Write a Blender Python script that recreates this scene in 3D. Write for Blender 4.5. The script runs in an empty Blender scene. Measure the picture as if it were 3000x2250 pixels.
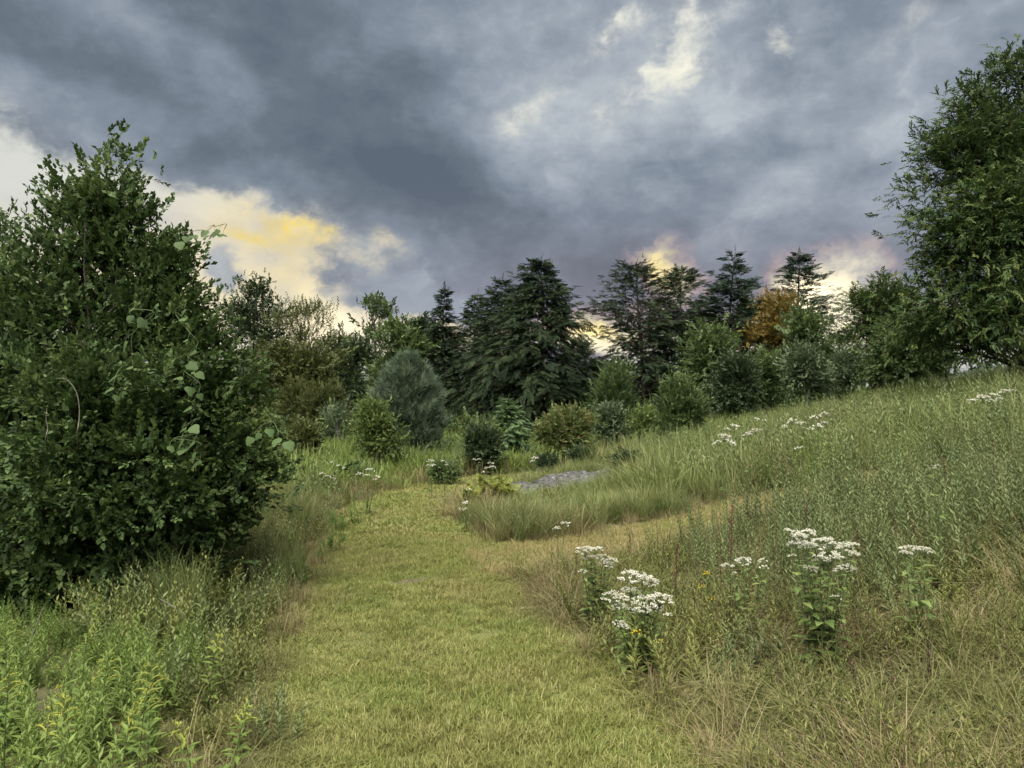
import bpy, math, random
import numpy as np
from mathutils import Vector

# ------------------------------------------------------------------ camera, sky, sun, exposure
scene = bpy.context.scene
F, CX, HZ, CAMH = 2081.0, 1500.0, 1150.0, 1.70      # photo pixels: focal length, centre, horizon row; eye height
EXPO = 3.0
cam = bpy.data.cameras.new("camera")
cam_ob = bpy.data.objects.new("camera", cam)
scene.collection.objects.link(cam_ob)
cam.sensor_width = 36.0
cam.lens = F / 3000.0 * 36.0
cam.clip_start, cam.clip_end = 0.05, 3000.0
cam_ob.location = (0, 0, CAMH)
cam_ob.rotation_euler = (math.radians(90) + math.atan((HZ - 1125.0) / F), 0, 0)
scene.camera = cam_ob

vs = scene.view_settings
vs.view_transform = 'Standard'; vs.look = 'None'; vs.gamma = 1.0; vs.exposure = EXPO
vs.use_curve_mapping = False
cy = scene.cycles
cy.use_denoising = True
cy.use_adaptive_sampling = True; cy.adaptive_threshold = 0.011; cy.adaptive_min_samples = 16
cy.max_bounces = 4; cy.diffuse_bounces = 3; cy.glossy_bounces = 1; cy.transmission_bounces = 3; cy.transparent_max_bounces = 4
cy.caustics_reflective = False; cy.caustics_refractive = False
cy.sample_clamp_indirect = 4.0

def lin(r, g, b):
    f = lambda c: (c / 255) / 12.92 if c / 255 <= 0.04045 else ((c / 255 + 0.055) / 1.055) ** 2.4
    return (f(r), f(g), f(b), 1.0)

SUN_EL, SUN_AZ = 62.0, 200.0         # the light of the whole bright overcast dome; azimuth clockwise from +Y
sun = bpy.data.lights.new("sun", 'SUN')
sun.energy = 1.5; sun.angle = math.radians(75); sun.color = (1.0, 0.965, 0.88)
sun_ob = bpy.data.objects.new("sun", sun)
scene.collection.objects.link(sun_ob)
_a, _e = math.radians(SUN_AZ), math.radians(SUN_EL)
_d = Vector((math.sin(_a) * math.cos(_e), math.cos(_a) * math.cos(_e), math.sin(_e)))
sun_ob.rotation_euler = _d.to_track_quat('Z', 'Y').to_euler()
sun_ob.location = _d * 60

def build_world():
    w = bpy.data.worlds.new("World"); scene.world = w; w.use_nodes = True
    nt = w.node_tree; nt.nodes.clear()
    def new(t, **kw):
        n = nt.nodes.new(t)
        for k, v in kw.items(): setattr(n, k, v)
        return n
    def put(sock, v):
        if hasattr(v, 'is_output'): nt.links.new(v, sock)
        else: sock.default_value = v
    def m(op, a, b=None, c=None, clamp=False):
        n = new('ShaderNodeMath', operation=op, use_clamp=clamp)
        for i, v in enumerate((a, b, c)):
            if v is not None: put(n.inputs[i], v)
        return n.outputs[0]
    def vm(op, a, b=None, s=None):
        n = new('ShaderNodeVectorMath', operation=op)
        put(n.inputs[0], a)
        if b is not None: put(n.inputs[1], b)
        if s is not None: put(n.inputs['Scale'], s)
        return n.outputs['Value'] if op in ('DOT_PRODUCT', 'LENGTH') else n.outputs['Vector']
    def mix(f, a, b, blend='MIX'):
        n = new('ShaderNodeMix', data_type='RGBA', blend_type=blend); n.clamp_factor = True
        put(n.inputs[0], f); put(n.inputs[6], a); put(n.inputs[7], b)
        return n.outputs[2]
    def noise(vec, scale, detail=5, rough=0.55, col=False, lac=2.0):
        n = new('ShaderNodeTexNoise'); n.noise_dimensions = '3D'
        put(n.inputs['Vector'], vec); n.inputs['Scale'].default_value = scale
        n.inputs['Detail'].default_value = detail; n.inputs['Roughness'].default_value = rough
        n.inputs['Lacunarity'].default_value = lac
        return n.outputs['Color'] if col else n.outputs[0]
    def sstep(x, a, b):
        n = new('ShaderNodeMapRange', interpolation_type='SMOOTHSTEP')
        put(n.inputs[0], x); put(n.inputs[1], a); put(n.inputs[2], b); put(n.inputs[3], 0.0); put(n.inputs[4], 1.0)
        return n.outputs[0]
    tc = new('ShaderNodeTexCoord')
    D = tc.outputs['Generated']
    sp = new('ShaderNodeSeparateXYZ'); nt.links.new(D, sp.inputs[0])
    x, y, z = sp.outputs
    az = m('ARCTAN2', x, y)
    hor = m('SQRT', m('ADD', m('MULTIPLY', x, x), m('ADD', m('MULTIPLY', y, y), 1e-4)))
    el = m('DIVIDE', z, hor)
    cb = new('ShaderNodeCombineXYZ'); nt.links.new(az, cb.inputs[0]); nt.links.new(el, cb.inputs[1])
    P = cb.outputs[0]
    D2 = vm('MULTIPLY', D, (1.0, 1.0, 1.35))
    warp_a = vm('SUBTRACT', noise(D2, 3.2, 2, 0.55, True), (0.5, 0.5, 0.5))
    warp_b = vm('SUBTRACT', noise(D2, 13.0, 4, 0.62, True), (0.5, 0.5, 0.5))
    PW = vm('ADD', P, vm('ADD', vm('MULTIPLY', warp_a, (0.16, 0.12, 0)), vm('MULTIPLY', warp_b, (0.085, 0.055, 0))))
    PS = vm('ADD', P, vm('ADD', vm('MULTIPLY', warp_a, (0.20, 0.15, 0)), vm('MULTIPLY', warp_b, (0.05, 0.035, 0))))
    def quad(vec):
        q = new('ShaderNodeSeparateXYZ'); nt.links.new(vec, q.inputs[0]); u, v = q.outputs[0], q.outputs[1]
        c2 = new('ShaderNodeCombineXYZ')
        for i, k in enumerate((m('MULTIPLY', u, u), m('MULTIPLY', u, v), m('MULTIPLY', v, v))): nt.links.new(k, c2.inputs[i])
        c1 = new('ShaderNodeCombineXYZ'); nt.links.new(u, c1.inputs[0]); nt.links.new(v, c1.inputs[1]); c1.inputs[2].default_value = 1.0
        return c2.outputs[0], c1.outputs[0]
    def blobs(qv, lst, base=0.0):
        acc = base
        for (px, py, rx, ry, rot, amp) in lst:
            a = math.atan((px - CX) / F); e = (HZ - py) / F * math.cos(a)
            c, s_ = math.cos(math.radians(rot)), math.sin(math.radians(rot))
            kx, ky = (F / rx) ** 2, (F / ry) ** 2
            A = c * c * kx + s_ * s_ * ky; B = 2 * c * s_ * (kx - ky); C = s_ * s_ * kx + c * c * ky
            t = m('ADD', vm('DOT_PRODUCT', qv[0], (A, B, C)),
                  vm('DOT_PRODUCT', qv[1], (-2 * A * a - B * e, -B * a - 2 * C * e, A * a * a + B * a * e + C * e * e)))
            acc = m('MULTIPLY_ADD', m('POWER', 0.36788, t), amp, acc)
        return acc
    PW, PS = quad(PW), quad(PS)
    # tone of the cloud sheet: 0 slate, 1 pale grey
    mr = new('ShaderNodeMapping'); nt.links.new(vm('ADD', P, vm('MULTIPLY', warp_a, (0.22, 0.22, 0))), mr.inputs[0]); mr.inputs['Rotation'].default_value = (0, 0, math.radians(30)); mr.inputs['Scale'].default_value = (2.2, 7.0, 1)
    n1 = noise(mr.outputs[0], 1.0, 5, 0.58)                       # long slanting folds
    n2 = noise(vm('ADD', D2, vm('SCALE', warp_a, s=0.25)), 4.6, 7, 0.60)   # billows
    n4 = noise(vm('ADD', vm('MULTIPLY', D, (1.0, 1.0, 1.5)), vm('SCALE', warp_b, s=0.06)), 10.0, 6, 0.60)   # rags
    n6 = noise(vm('ADD', vm('MULTIPLY', D, (1.0, 1.0, 1.25)), vm('SCALE', warp_b, s=0.05)), 27.0, 4, 0.62)   # fine crinkles
    n5 = noise(vm('ADD', D2, (3.1, 1.7, 0.4)), 9.5, 5, 0.58)
    tone = blobs(PS, SKY_TONE, 0.47)
    tone = m('ADD', tone, m('MULTIPLY', m('SUBTRACT', n1, 0.5), 0.80))
    tone = m('ADD', tone, m('MULTIPLY', m('SUBTRACT', n2, 0.5), 1.05))
    tone = m('ADD', tone, m('MULTIPLY', m('SUBTRACT', n5, 0.5), 0.62))
    tone = m('ADD', tone, m('MULTIPLY', m('SUBTRACT', n4, 0.5), 0.50))
    tone = m('ADD', tone, m('MULTIPLY', m('SUBTRACT', n6, 0.5), 0.30))
    # creases between the billows: narrow pale rims and soft dark hollows
    nb = noise(vm('ADD', vm('MULTIPLY', D, (1.0, 1.0, 1.3)), vm('SCALE', warp_b, s=0.10)), 6.5, 5, 0.52)
    ridge = m('SUBTRACT', 1.0, m('ABSOLUTE', m('MULTIPLY_ADD', nb, 3.2, -1.6)), clamp=True)
    ridge = m('MULTIPLY', ridge, m('MULTIPLY', ridge, ridge))
    tone = m('MULTIPLY_ADD', ridge, m('MULTIPLY_ADD', sstep(az, -0.35, 0.15), 0.08, 0.06), m('SUBTRACT', tone, 0.05))
    tone = m('MULTIPLY_ADD', m('SUBTRACT', tone, 0.45), 0.90, 0.45)
    cr = new('ShaderNodeValToRGB'); nt.links.new(tone, cr.inputs[0])
    stops = [(0.0, lin(95, 106, 120)), (0.25, lin(109, 120, 133)), (0.5, lin(132, 143, 157)), (0.72, lin(156, 166, 178)), (1.0, lin(188, 196, 203))]
    el_ = cr.color_ramp.elements
    el_[0].position, el_[0].color = stops[0]; el_[1].position, el_[1].color = stops[-1]
    for pos, c in stops[1:-1]:
        e = el_.new(pos); e.color = c
    cloud = cr.outputs[0]
    # warm mauve undersides low over the sunset
    low = m('MULTIPLY', sstep(el, 0.34, 0.10), blobs(PS, [(1900, 900, 900, 320, 0, 1.0)]))
    cloud = mix(m('MULTIPLY', low, 0.40), cloud, lin(150, 140, 152))
    # openings in the sheet
    gap0 = blobs(PW, SKY_GAP, 0.0)
    rag = m('ADD', m('MULTIPLY', m('SUBTRACT', n2, 0.50), 1.6), m('MULTIPLY', m('SUBTRACT', n4, 0.50), 2.9))
    rag = m('ADD', rag, m('MULTIPLY', m('SUBTRACT', n6, 0.5), 1.5))
    gap = m('MULTIPLY_ADD', rag, sstep(gap0, 0.04, 0.40), gap0)
    nis = new('ShaderNodeTexSky'); nis.sky_type = 'NISHITA'; nis.sun_disc = False
    nis.sun_elevation = math.radians(SUN_EL); nis.sun_rotation = math.radians(SUN_AZ)
    clear = vm('SCALE', nis.outputs[0], s=0.10)
    gr = new('ShaderNodeValToRGB')
    nt.links.new(m('DIVIDE', el, 0.6), gr.inputs[0])
    st = [(0.0, lin(236, 238, 236)), (0.06, lin(246, 240, 222)), (0.16, lin(255, 238, 186)), (0.36, lin(255, 236, 190)), (0.55, lin(236, 234, 218)), (0.75, lin(255, 252, 232)), (1.0, lin(255, 253, 240))]
    e2 = gr.color_ramp.elements
    e2[0].position, e2[0].color = st[0]; e2[1].position, e2[1].color = st[-1]
    for pos, c in st[1:-1]:
        e = e2.new(pos); e.color = c
    gcol = mix(0.06, gr.outputs[0], clear)
    gcol = mix(m('MULTIPLY', sstep(az, -0.24, -0.58), sstep(el, 0.08, 0.25)), gcol, lin(218, 219, 212))
    yel = m('MULTIPLY', blobs(PW, SKY_YELLOW, 0.0), sstep(n4, 0.26, 0.48), clamp=True)
    gcol = mix(m('MULTIPLY', yel, 0.9), gcol, lin(255, 224, 92))
    hot = blobs(PW, SKY_HOT, 0.0)
    gcol = vm('ADD', gcol, vm('MULTIPLY', vm('SCALE', (1.0, 0.86, 0.60), s=hot), (0.9, 0.9, 0.9)))
    edge = m('MULTIPLY', sstep(gap, 0.04, 0.26), sstep(gap, 0.62, 0.30))
    edge = m('MULTIPLY', edge, sstep(el, 0.30, 0.12))
    cloud = mix(m('MULTIPLY', edge, m('MULTIPLY', sstep(az, -0.12, 0.12), 0.34)), cloud, lin(210, 168, 172))
    # thin cloud near an opening is lit through before it breaks
    cloud = mix(m('MULTIPLY', sstep(gap0, 0.02, 0.60), m('MULTIPLY_ADD', sstep(n5, 0.35, 0.65), 0.34, 0.06)), cloud, lin(192, 197, 200))
    gcol = mix(m('MULTIPLY', sstep(n5, 0.44, 0.72), m('MULTIPLY', sstep(el, 0.40, 0.30), 0.5)), gcol, lin(190, 192, 196))
    gcol = mix(m('MULTIPLY', sstep(n1, 0.47, 0.66), m('MULTIPLY', sstep(el, 0.40, 0.28), 0.36)), gcol, lin(180, 182, 188))
    col = mix(sstep(gap, 0.06, 1.25), cloud, gcol)
    # small grey puffs drifting in front of the openings
    puff = m('MULTIPLY', sstep(m('ADD', blobs(PW, SKY_PUFF, 0.0), m('ADD', m('MULTIPLY', m('SUBTRACT', n2, 0.5), 0.7), m('MULTIPLY', m('SUBTRACT', n4, 0.5), 0.9))), 0.34, 0.66), 0.88)
    col = mix(puff, col, mix(sstep(n2, 0.35, 0.7), lin(136, 146, 162), lin(180, 187, 195)))
    bg = new('ShaderNodeBackground'); nt.links.new(col, bg.inputs[0]); bg.inputs[1].default_value = 2.0 ** (-EXPO)
    out = new('ShaderNodeOutputWorld'); nt.links.new(bg.outputs[0], out.inputs[0])
    w.cycles.sampling_method = 'NONE'

# cloud layout by direction: photo column, row (turned into azimuth and elevation), radii, turn, amount
SKY_TONE = [
    (250, 190, 620, 95, -14, -0.34), (1100, 430, 700, 120, -28, -0.36), (1500, 660, 420, 150, -25, -0.22), (950, 120, 420, 120, -20, -0.18),
    (120, 320, 420, 70, -10, 0.16), (620, 180, 420, 60, -20, 0.20), (2700, 330, 650, 330, 0, 0.30), (2000, 160, 420, 200, 20, 0.26),
    (1600, 620, 130, 260, 20, 0.22), (2100, 480, 500, 150, 10, 0.10), (2300, 840, 560, 90, 2, -0.26), (1700, 820, 300, 60, 0, -0.18),
    (1250, 960, 350, 60, -5, 0.05), (1500, 60, 300, 120, 0, 0.14), (2330, 260, 180, 80, -40, -0.16), (2480, 420, 330, 60, 35, 0.12),
]
SKY_GAP = [
    (-60, 470, 230, 120, -14, 0.95), (200, 590, 260, 110, -22, 0.85), (500, 690, 250, 110, -18, 1.05), (720, 660, 200, 62, -12, 0.85),
    (840, 690, 170, 78, -12, 1.05), (600, 870, 280, 130, -20, 1.15), (900, 890, 190, 90, -35, 1.05), (990, 945, 190, 95, -10, 1.6),
    (300, 900, 420, 200, 0, 1.1), (1180, 955, 260, 34, -4, 0.75), (1320, 975, 300, 38, 0, 0.6),
    (1720, 985, 130, 40, 0, 1.0), (1960, 790, 85, 60, -40, 0.80), (1930, 960, 260, 55, 0, 0.70), (2440, 885, 125, 82, 18, 1.7),
    (2330, 1000, 420, 60, 0, 1.0), (2900, 1040, 400, 60, 0, 0.9),
    (1890, 240, 120, 56, 20, 0.46), (1950, 140, 70, 110, -25, 0.36), (1990, 60, 60, 70, 0, 0.28), (1810, 60, 70, 50, 30, 0.34), (1720, 125, 90, 45, 40, 0.34), (1620, 300, 90, 50, 40, 0.28), (1540, 350, 70, 50, 20, 0.26),
    (2285, 178, 85, 60, 20, 0.44), (2255, 105, 50, 45, 0, 0.30), (1840, 330, 120, 40, 30, 0.30), (2640, 80, 120, 45, 50, 0.30), (2080, 60, 160, 50, 60, 0.24),
]
SKY_YELLOW = [(850, 668, 120, 40, -8, 1.2), (730, 705, 110, 24, -5, 0.9), (910, 830, 80, 70, -40, 0.30), (1720, 965, 70, 22, 0, 0.6), (1950, 780, 70, 50, 0, 0.30), (1000, 980, 180, 40, 0, 0.25)]
SKY_HOT = [(2440, 885, 95, 70, 15, 1.3), (985, 950, 130, 80, -10, 0.9), (1700, 985, 60, 30, 0, 0.4), (2400, 990, 120, 40, 0, 0.4)]
SKY_PUFF = [(680, 800, 95, 60, -28, 0.75), (800, 735, 110, 20, -25, 0.5), (800, 690, 70, 14, -30, 0.45), (1170, 830, 170, 62, -8, 0.75), (1240, 890, 220, 28, -4, 0.6), (890, 850, 36, 18, 0, 0.3)]
build_world()

# ------------------------------------------------------------------ helpers
rng = np.random.default_rng(11)
COL = scene.collection

def tag(o, label=None, cat=None, group=None, kind=None):
    if label: o['label'] = label
    if cat: o['category'] = cat
    if group: o['group'] = group
    if kind: o['kind'] = kind
    return o

def empty(name, loc, label=None, cat=None, group=None):
    o = bpy.data.objects.new(name, None); COL.objects.link(o)
    o.empty_display_size = 0.2; o.location = loc
    return tag(o, label, cat, group)

class MB:
    """collects vertices, faces, material slots and one random number per piece"""
    def __init__(s): s.v = []; s.f = []; s.r = []; s.mi = []; s.n = 0
    def add(s, verts, faces, rnd=0.5, mi=0):
        verts = np.asarray(verts, np.float32).reshape(-1, 3)
        for f in faces if isinstance(faces, list) else [faces]:
            f = np.asarray(f, np.int64)
            if len(f): s.f.append(f + s.n); s.mi.append(np.full(len(f), mi, np.int32))
        s.v.append(verts); s.r.append(np.broadcast_to(np.asarray(rnd, np.float32), (len(verts),)))
        s.n += len(verts)
    def mesh(s, name, mats, smooth=False):
        me = bpy.data.meshes.new(name)
        V = np.concatenate(s.v).astype(np.float32)
        me.vertices.add(len(V)); me.vertices.foreach_set('co', V.ravel())
        idx = np.concatenate([f.ravel() for f in s.f]).astype(np.int32)
        siz = np.concatenate([np.full(len(f), f.shape[1], np.int32) for f in s.f])
        me.loops.add(len(idx)); me.loops.foreach_set('vertex_index', idx)
        me.polygons.add(len(siz))
        st = np.zeros(len(siz), np.int32); st[1:] = np.cumsum(siz)[:-1]
        me.polygons.foreach_set('loop_start', st); me.polygons.foreach_set('loop_total', siz)
        if not isinstance(mats, (list, tuple)): mats = [mats]
        for mt in mats: me.materials.append(mt)
        me.polygons.foreach_set('material_index', np.concatenate(s.mi))
        if smooth: me.polygons.foreach_set('use_smooth', np.ones(len(siz), bool))
        at = me.attributes.new('rnd', 'FLOAT', 'POINT'); at.data.foreach_set('value', np.concatenate(s.r).astype(np.float32))
        me.update(calc_edges=True); me.validate()
        return me
    def build(s, name, mats, parent=None, smooth=False):
        o = bpy.data.objects.new(name, s.mesh(name, mats, smooth)); COL.objects.link(o)
        if parent: o.parent = parent
        return o

def unit(a): return a / np.maximum(np.linalg.norm(a, axis=-1, keepdims=True), 1e-9)

def frames(d, up=None, roll=None):
    """per row: Y along d, Z as near to up as possible (or rolled)"""
    d = unit(np.asarray(d, float)); n = len(d)
    if up is None: up = np.tile([0., 0., 1.], (n, 1))
    x = np.cross(d, up); bad = np.linalg.norm(x, axis=1) < 1e-3
    x[bad] = np.cross(d[bad], [1., 0.3, 0.]); x = unit(x); z = np.cross(x, d)
    if roll is not None:
        c, s_ = np.cos(roll)[:, None], np.sin(roll)[:, None]
        x, z = x * c + z * s_, z * c - x * s_
    return np.stack([x, d, z], 1)          # rows of the matrix: local axes in world

def stamp(mb, tv, tf, P, FR, scale, rnd, mi=0, trnd=None):
    """copies of a small template mesh, one per row of P"""
    P = np.asarray(P, float); n, k = len(P), len(tv)
    if n == 0: return
    sc = np.asarray(scale, float)
    if sc.ndim == 0: sc = np.full(n, float(sc))
    if sc.ndim == 1: sc = np.repeat(sc[:, None], 3, 1)
    loc = np.asarray(tv)[None] * sc[:, None, :]
    V = np.einsum('nki,nij->nkj', loc, FR) + P[:, None, :]
    off = (np.arange(n) * k)[:, None, None]
    fs = [(np.asarray(f)[None] + off).reshape(-1, np.asarray(f).shape[1]) for f in (tf if isinstance(tf, list) else [tf])]
    r = np.repeat(np.asarray(rnd, float), k)
    if trnd is not None: r = np.clip(r + np.tile(trnd, n), 0, 1)
    mb.add(V.reshape(-1, 3), fs, r, mi)

def tube(mb, pts, rad, sides=5, rnd=0.5, mi=0):
    pts = np.asarray(pts, float); rad = np.asarray(rad, float); n = len(pts)
    t = unit(np.gradient(pts, axis=0))
    ref = np.array([0.0, 1.0, 0.0]) if abs(t[:, 1]).mean() < 0.8 else np.array([1.0, 0, 0])
    a = unit(np.cross(t, ref)); b = np.cross(t, a)
    th = np.linspace(0, 2 * np.pi, sides, endpoint=False)
    V = pts[:, None] + rad[:, None, None] * (np.cos(th)[None, :, None] * a[:, None] + np.sin(th)[None, :, None] * b[:, None])
    i, j = np.meshgrid(np.arange(n - 1), np.arange(sides), indexing='ij')
    q = np.stack([i * sides + j, i * sides + (j + 1) % sides, (i + 1) * sides + (j + 1) % sides, (i + 1) * sides + j], -1).reshape(-1, 4)
    mb.add(V.reshape(-1, 3), q, rnd, mi)

def bez(p0, p1, p2, n=6):
    t = np.linspace(0, 1, n)[:, None]
    return (1 - t) ** 2 * np.asarray(p0) + 2 * t * (1 - t) * np.asarray(p1) + t * t * np.asarray(p2)

def sphere_dirs(n):
    v = rng.normal(size=(n, 3)); return unit(v)

_ph = np.random.default_rng(5).uniform(0, 6.28, (24,)); _kk = np.random.default_rng(6).normal(size=(24, 3))
def lump(p, freq=1.0, k0=0, k=8):
    """smooth cheap noise about -1..1"""
    s_ = 0
    for i in range(k0, k0 + k): s_ = s_ + np.sin((p * _kk[i % 24]).sum(-1) * freq * (1 + 0.25 * (i - k0)) + _ph[i % 24])
    return s_ / k * 1.6

# ------------------------------------------------------------------ lie of the land (camera stands at 0,0)
def sst(x): x = np.clip(x, 0, 1); return x * x * (3 - 2 * x)
def ht(x, y):
    x = np.asarray(x, float); y = np.asarray(y, float)
    u = 0.5 * ((x - 1.3) + np.sqrt((x - 1.3) ** 2 + 0.8))
    h = 0.14 * u + 0.0055 * u * u; h = h / (1 + (h / 2.3) ** 4) ** 0.25
    g = 1 - 0.55 * sst((y - 11 - 0.75 * np.maximum(0, x - 5)) / 13)
    g = g * sst((y + 14) / 14)
    z = h * g - 0.010 * np.clip(y, 0, 40) - 0.10 * sst((y - 8) / 12)
    z = z + 0.018 * np.sin(x * 1.7 + 0.4) * np.sin(y * 1.3 + 1.0) + 0.010 * np.sin(x * 4.1 + y * 2.3)
    return z
ZCAM = float(ht(0, 0)); 
def gpix(px, py):
    """the ground point seen at a photo pixel"""
    dx, dz = (px - CX) / F, (HZ - py) / F
    t = np.arange(1.2, 80, 0.01)
    below = (CAMH + dz * t) < ht(dx * t, t)
    i = int(np.argmax(below)) if below.any() else len(t) - 1
    return np.array([dx * t[i], t[i], float(ht(dx * t[i], t[i]))])
def at(px, py, d): return np.array([(px - CX) / F * d, d, CAMH + (HZ - py) / F * d])
def foot(px, d): x = (px - CX) / F * d; return np.array([x, d, float(ht(x, d))])

def catmull(pts, n=24):
    p = np.asarray(pts, float); p = np.vstack([2 * p[0] - p[1], p, 2 * p[-1] - p[-2]]); out = []
    t = np.linspace(0, 1, n, endpoint=False)[:, None]
    for i in range(1, len(p) - 2):
        a, b, c, d = p[i - 1], p[i], p[i + 1], p[i + 2]
        out.append(0.5 * (2 * b + (c - a) * t + (2 * a - 5 * b + 4 * c - d) * t ** 2 + (3 * b - a - 3 * c + d) * t ** 3))
    return np.vstack(out + [p[-2:-1]])
MAIN = catmull([(0.55, -3, 0.95), (0.35, 0, 0.95), (-0.10, 3.2, 0.98), (-0.25, 4.0, 1.02), (-0.78, 5.8, 0.88), (-1.16, 7.9, 0.90), (-1.75, 10.6, 0.86), (-1.62, 12.8, 0.82), (-0.85, 14.8, 0.80), (0.8, 16.6, 0.7), (4.2, 20.6, 0.6)])
BRANCH = catmull([(-1.0, 7.1, 0.5), (-0.2, 7.35, 0.62), (0.6, 7.75, 0.62), (1.7, 8.3, 0.60), (2.9, 9.1, 0.62), (4.3, 9.5, 0.6), (6.2, 9.3, 0.55), (9.5, 9.0, 0.5), (14.0, 9.2, 0.5)])
def pdist(line, x, y):
    """signed edge distance: negative on the mown strip"""
    best = np.full(np.shape(x), 1e9)
    for a in range(0, len(line), 2):
        best = np.minimum(best, np.hypot(x - line[a, 0], y - line[a, 1]) - line[a, 2])
    return best
def edge_wob(x, y): return 0.09 * np.sin(x * 5.1 + y * 3.7) + 0.06 * np.sin(x * 11.3 - y * 8.1)
def mown(x, y): return np.minimum(pdist(MAIN, x, y), pdist(BRANCH, x, y)) + edge_wob(x, y)

# ------------------------------------------------------------------ materials
def newmat(name):
    mt = bpy.data.materials.new(name); mt.use_nodes = True
    nt = mt.node_tree; nt.nodes.clear()
    return mt, nt
def leafmat(name, cols, rough=0.55, trans=0.35, spec=0.25, tint_inst=0.0, tcol=None, patch=None):
    """leaf: a colour per leaf from its random number, light passing through it"""
    mt, nt = newmat(name); N = nt.nodes.new; L = nt.links.new
    a = N('ShaderNodeAttribute'); a.attribute_name = 'rnd'
    fac = a.outputs['Fac']
    if tint_inst:
        oi = N('ShaderNodeObjectInfo'); mr = N('ShaderNodeMath'); mr.operation = 'MULTIPLY_ADD'
        L(oi.outputs['Random'], mr.inputs[0]); mr.inputs[1].default_value = tint_inst
        sb = N('ShaderNodeMath'); sb.operation = 'MULTIPLY_ADD'; L(a.outputs['Fac'], sb.inputs[0]); sb.inputs[1].default_value = 1 - tint_inst; sb.inputs[2].default_value = 0
        L(sb.outputs[0], mr.inputs[2]); fac = mr.outputs[0]
    cr = N('ShaderNodeValToRGB'); L(fac, cr.inputs[0])
    e = cr.color_ramp.elements
    pos = np.linspace(0, 1, len(cols)) if not isinstance(cols[0], tuple) or len(cols[0]) != 2 else None
    lst = [(float(p), c) for p, c in zip(pos, cols)] if pos is not None else cols
    e[0].position, e[1].position = lst[0][0], lst[-1][0]
    e[0].color = (*lst[0][1], 1); e[1].color = (*lst[-1][1], 1)
    for p, c in lst[1:-1]: k = e.new(p); k.color = (*c, 1)
    col = cr.outputs[0]
    if patch:                                  # broad patches where the plants themselves are drier or paler
        ge = N('ShaderNodeNewGeometry'); no = N('ShaderNodeTexNoise'); L(ge.outputs['Position'], no.inputs['Vector'])
        no.inputs['Scale'].default_value = patch[1]; no.inputs['Detail'].default_value = 3
        mr2 = N('ShaderNodeMapRange'); L(no.outputs[0], mr2.inputs[0]); mr2.inputs[1].default_value = 0.40; mr2.inputs[2].default_value = 0.66
        mr2.inputs[4].default_value = patch[2]
        mx = N('ShaderNodeMix'); mx.data_type = 'RGBA'; L(mr2.outputs[0], mx.inputs[0]); L(col, mx.inputs[6]); mx.inputs[7].default_value = (*patch[0], 1)
        col = mx.outputs[2]
    p = N('ShaderNodeBsdfPrincipled'); L(col, p.inputs['Base Color'])
    p.inputs['Roughness'].default_value = rough; p.inputs['Specular IOR Level'].default_value = spec
    t = N('ShaderNodeBsdfTranslucent')
    if tcol:
        mm = N('ShaderNodeMix'); mm.data_type = 'RGBA'; mm.blend_type = 'MULTIPLY'; mm.inputs[0].default_value = 1; L(col, mm.inputs[6]); mm.inputs[7].default_value = (*tcol, 1)
        L(mm.outputs[2], t.inputs[0])
    else: L(col, t.inputs[0])
    ms = N('ShaderNodeMixShader'); ms.inputs[0].default_value = trans
    L(p.outputs[0], ms.inputs[1]); L(t.outputs[0], ms.inputs[2])
    o = N('ShaderNodeOutputMaterial'); L(ms.outputs[0], o.inputs[0])
    return mt
def noisemat(name, cols, scale=8.0, rough=0.9, bump=0.4, detail=6, stretch=(1, 1, 1), bscale=None, mid=(0.3, 0.7), spec=0.2):
    mt, nt = newmat(name); N = nt.nodes.new; L = nt.links.new
    tc = N('ShaderNodeTexCoord'); mp = N('ShaderNodeMapping'); L(tc.outputs['Object'], mp.inputs[0]); mp.inputs['Scale'].default_value = stretch
    no = N('ShaderNodeTexNoise'); L(mp.outputs[0], no.inputs['Vector']); no.inputs['Scale'].default_value = scale; no.inputs['Detail'].default_value = detail; no.inputs['Roughness'].default_value = 0.65
    cr = N('ShaderNodeValToRGB'); L(no.outputs[0], cr.inputs[0]); e = cr.color_ramp.elements
    pp = np.linspace(mid[0], mid[1], len(cols))
    e[0].position, e[1].position = float(pp[0]), float(pp[-1]); e[0].color = (*cols[0], 1); e[1].color = (*cols[-1], 1)
    for q, c in zip(pp[1:-1], cols[1:-1]): k = e.new(float(q)); k.color = (*c, 1)
    p = N('ShaderNodeBsdfPrincipled'); L(cr.outputs[0], p.inputs['Base Color']); p.inputs['Roughness'].default_value = rough; p.inputs['Specular IOR Level'].default_value = spec
    if bump:
        n2 = N('ShaderNodeTexNoise'); L(mp.outputs[0], n2.inputs['Vector']); n2.inputs['Scale'].default_value = bscale or scale * 3; n2.inputs['Detail'].default_value = 5
        b = N('ShaderNodeBump'); b.inputs['Strength'].default_value = bump; b.inputs['Distance'].default_value = 0.02
        L(n2.outputs[0], b.inputs['Height']); L(b.outputs[0], p.inputs['Normal'])
    o = N('ShaderNodeOutputMaterial'); L(p.outputs[0], o.inputs[0])
    return mt

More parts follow.
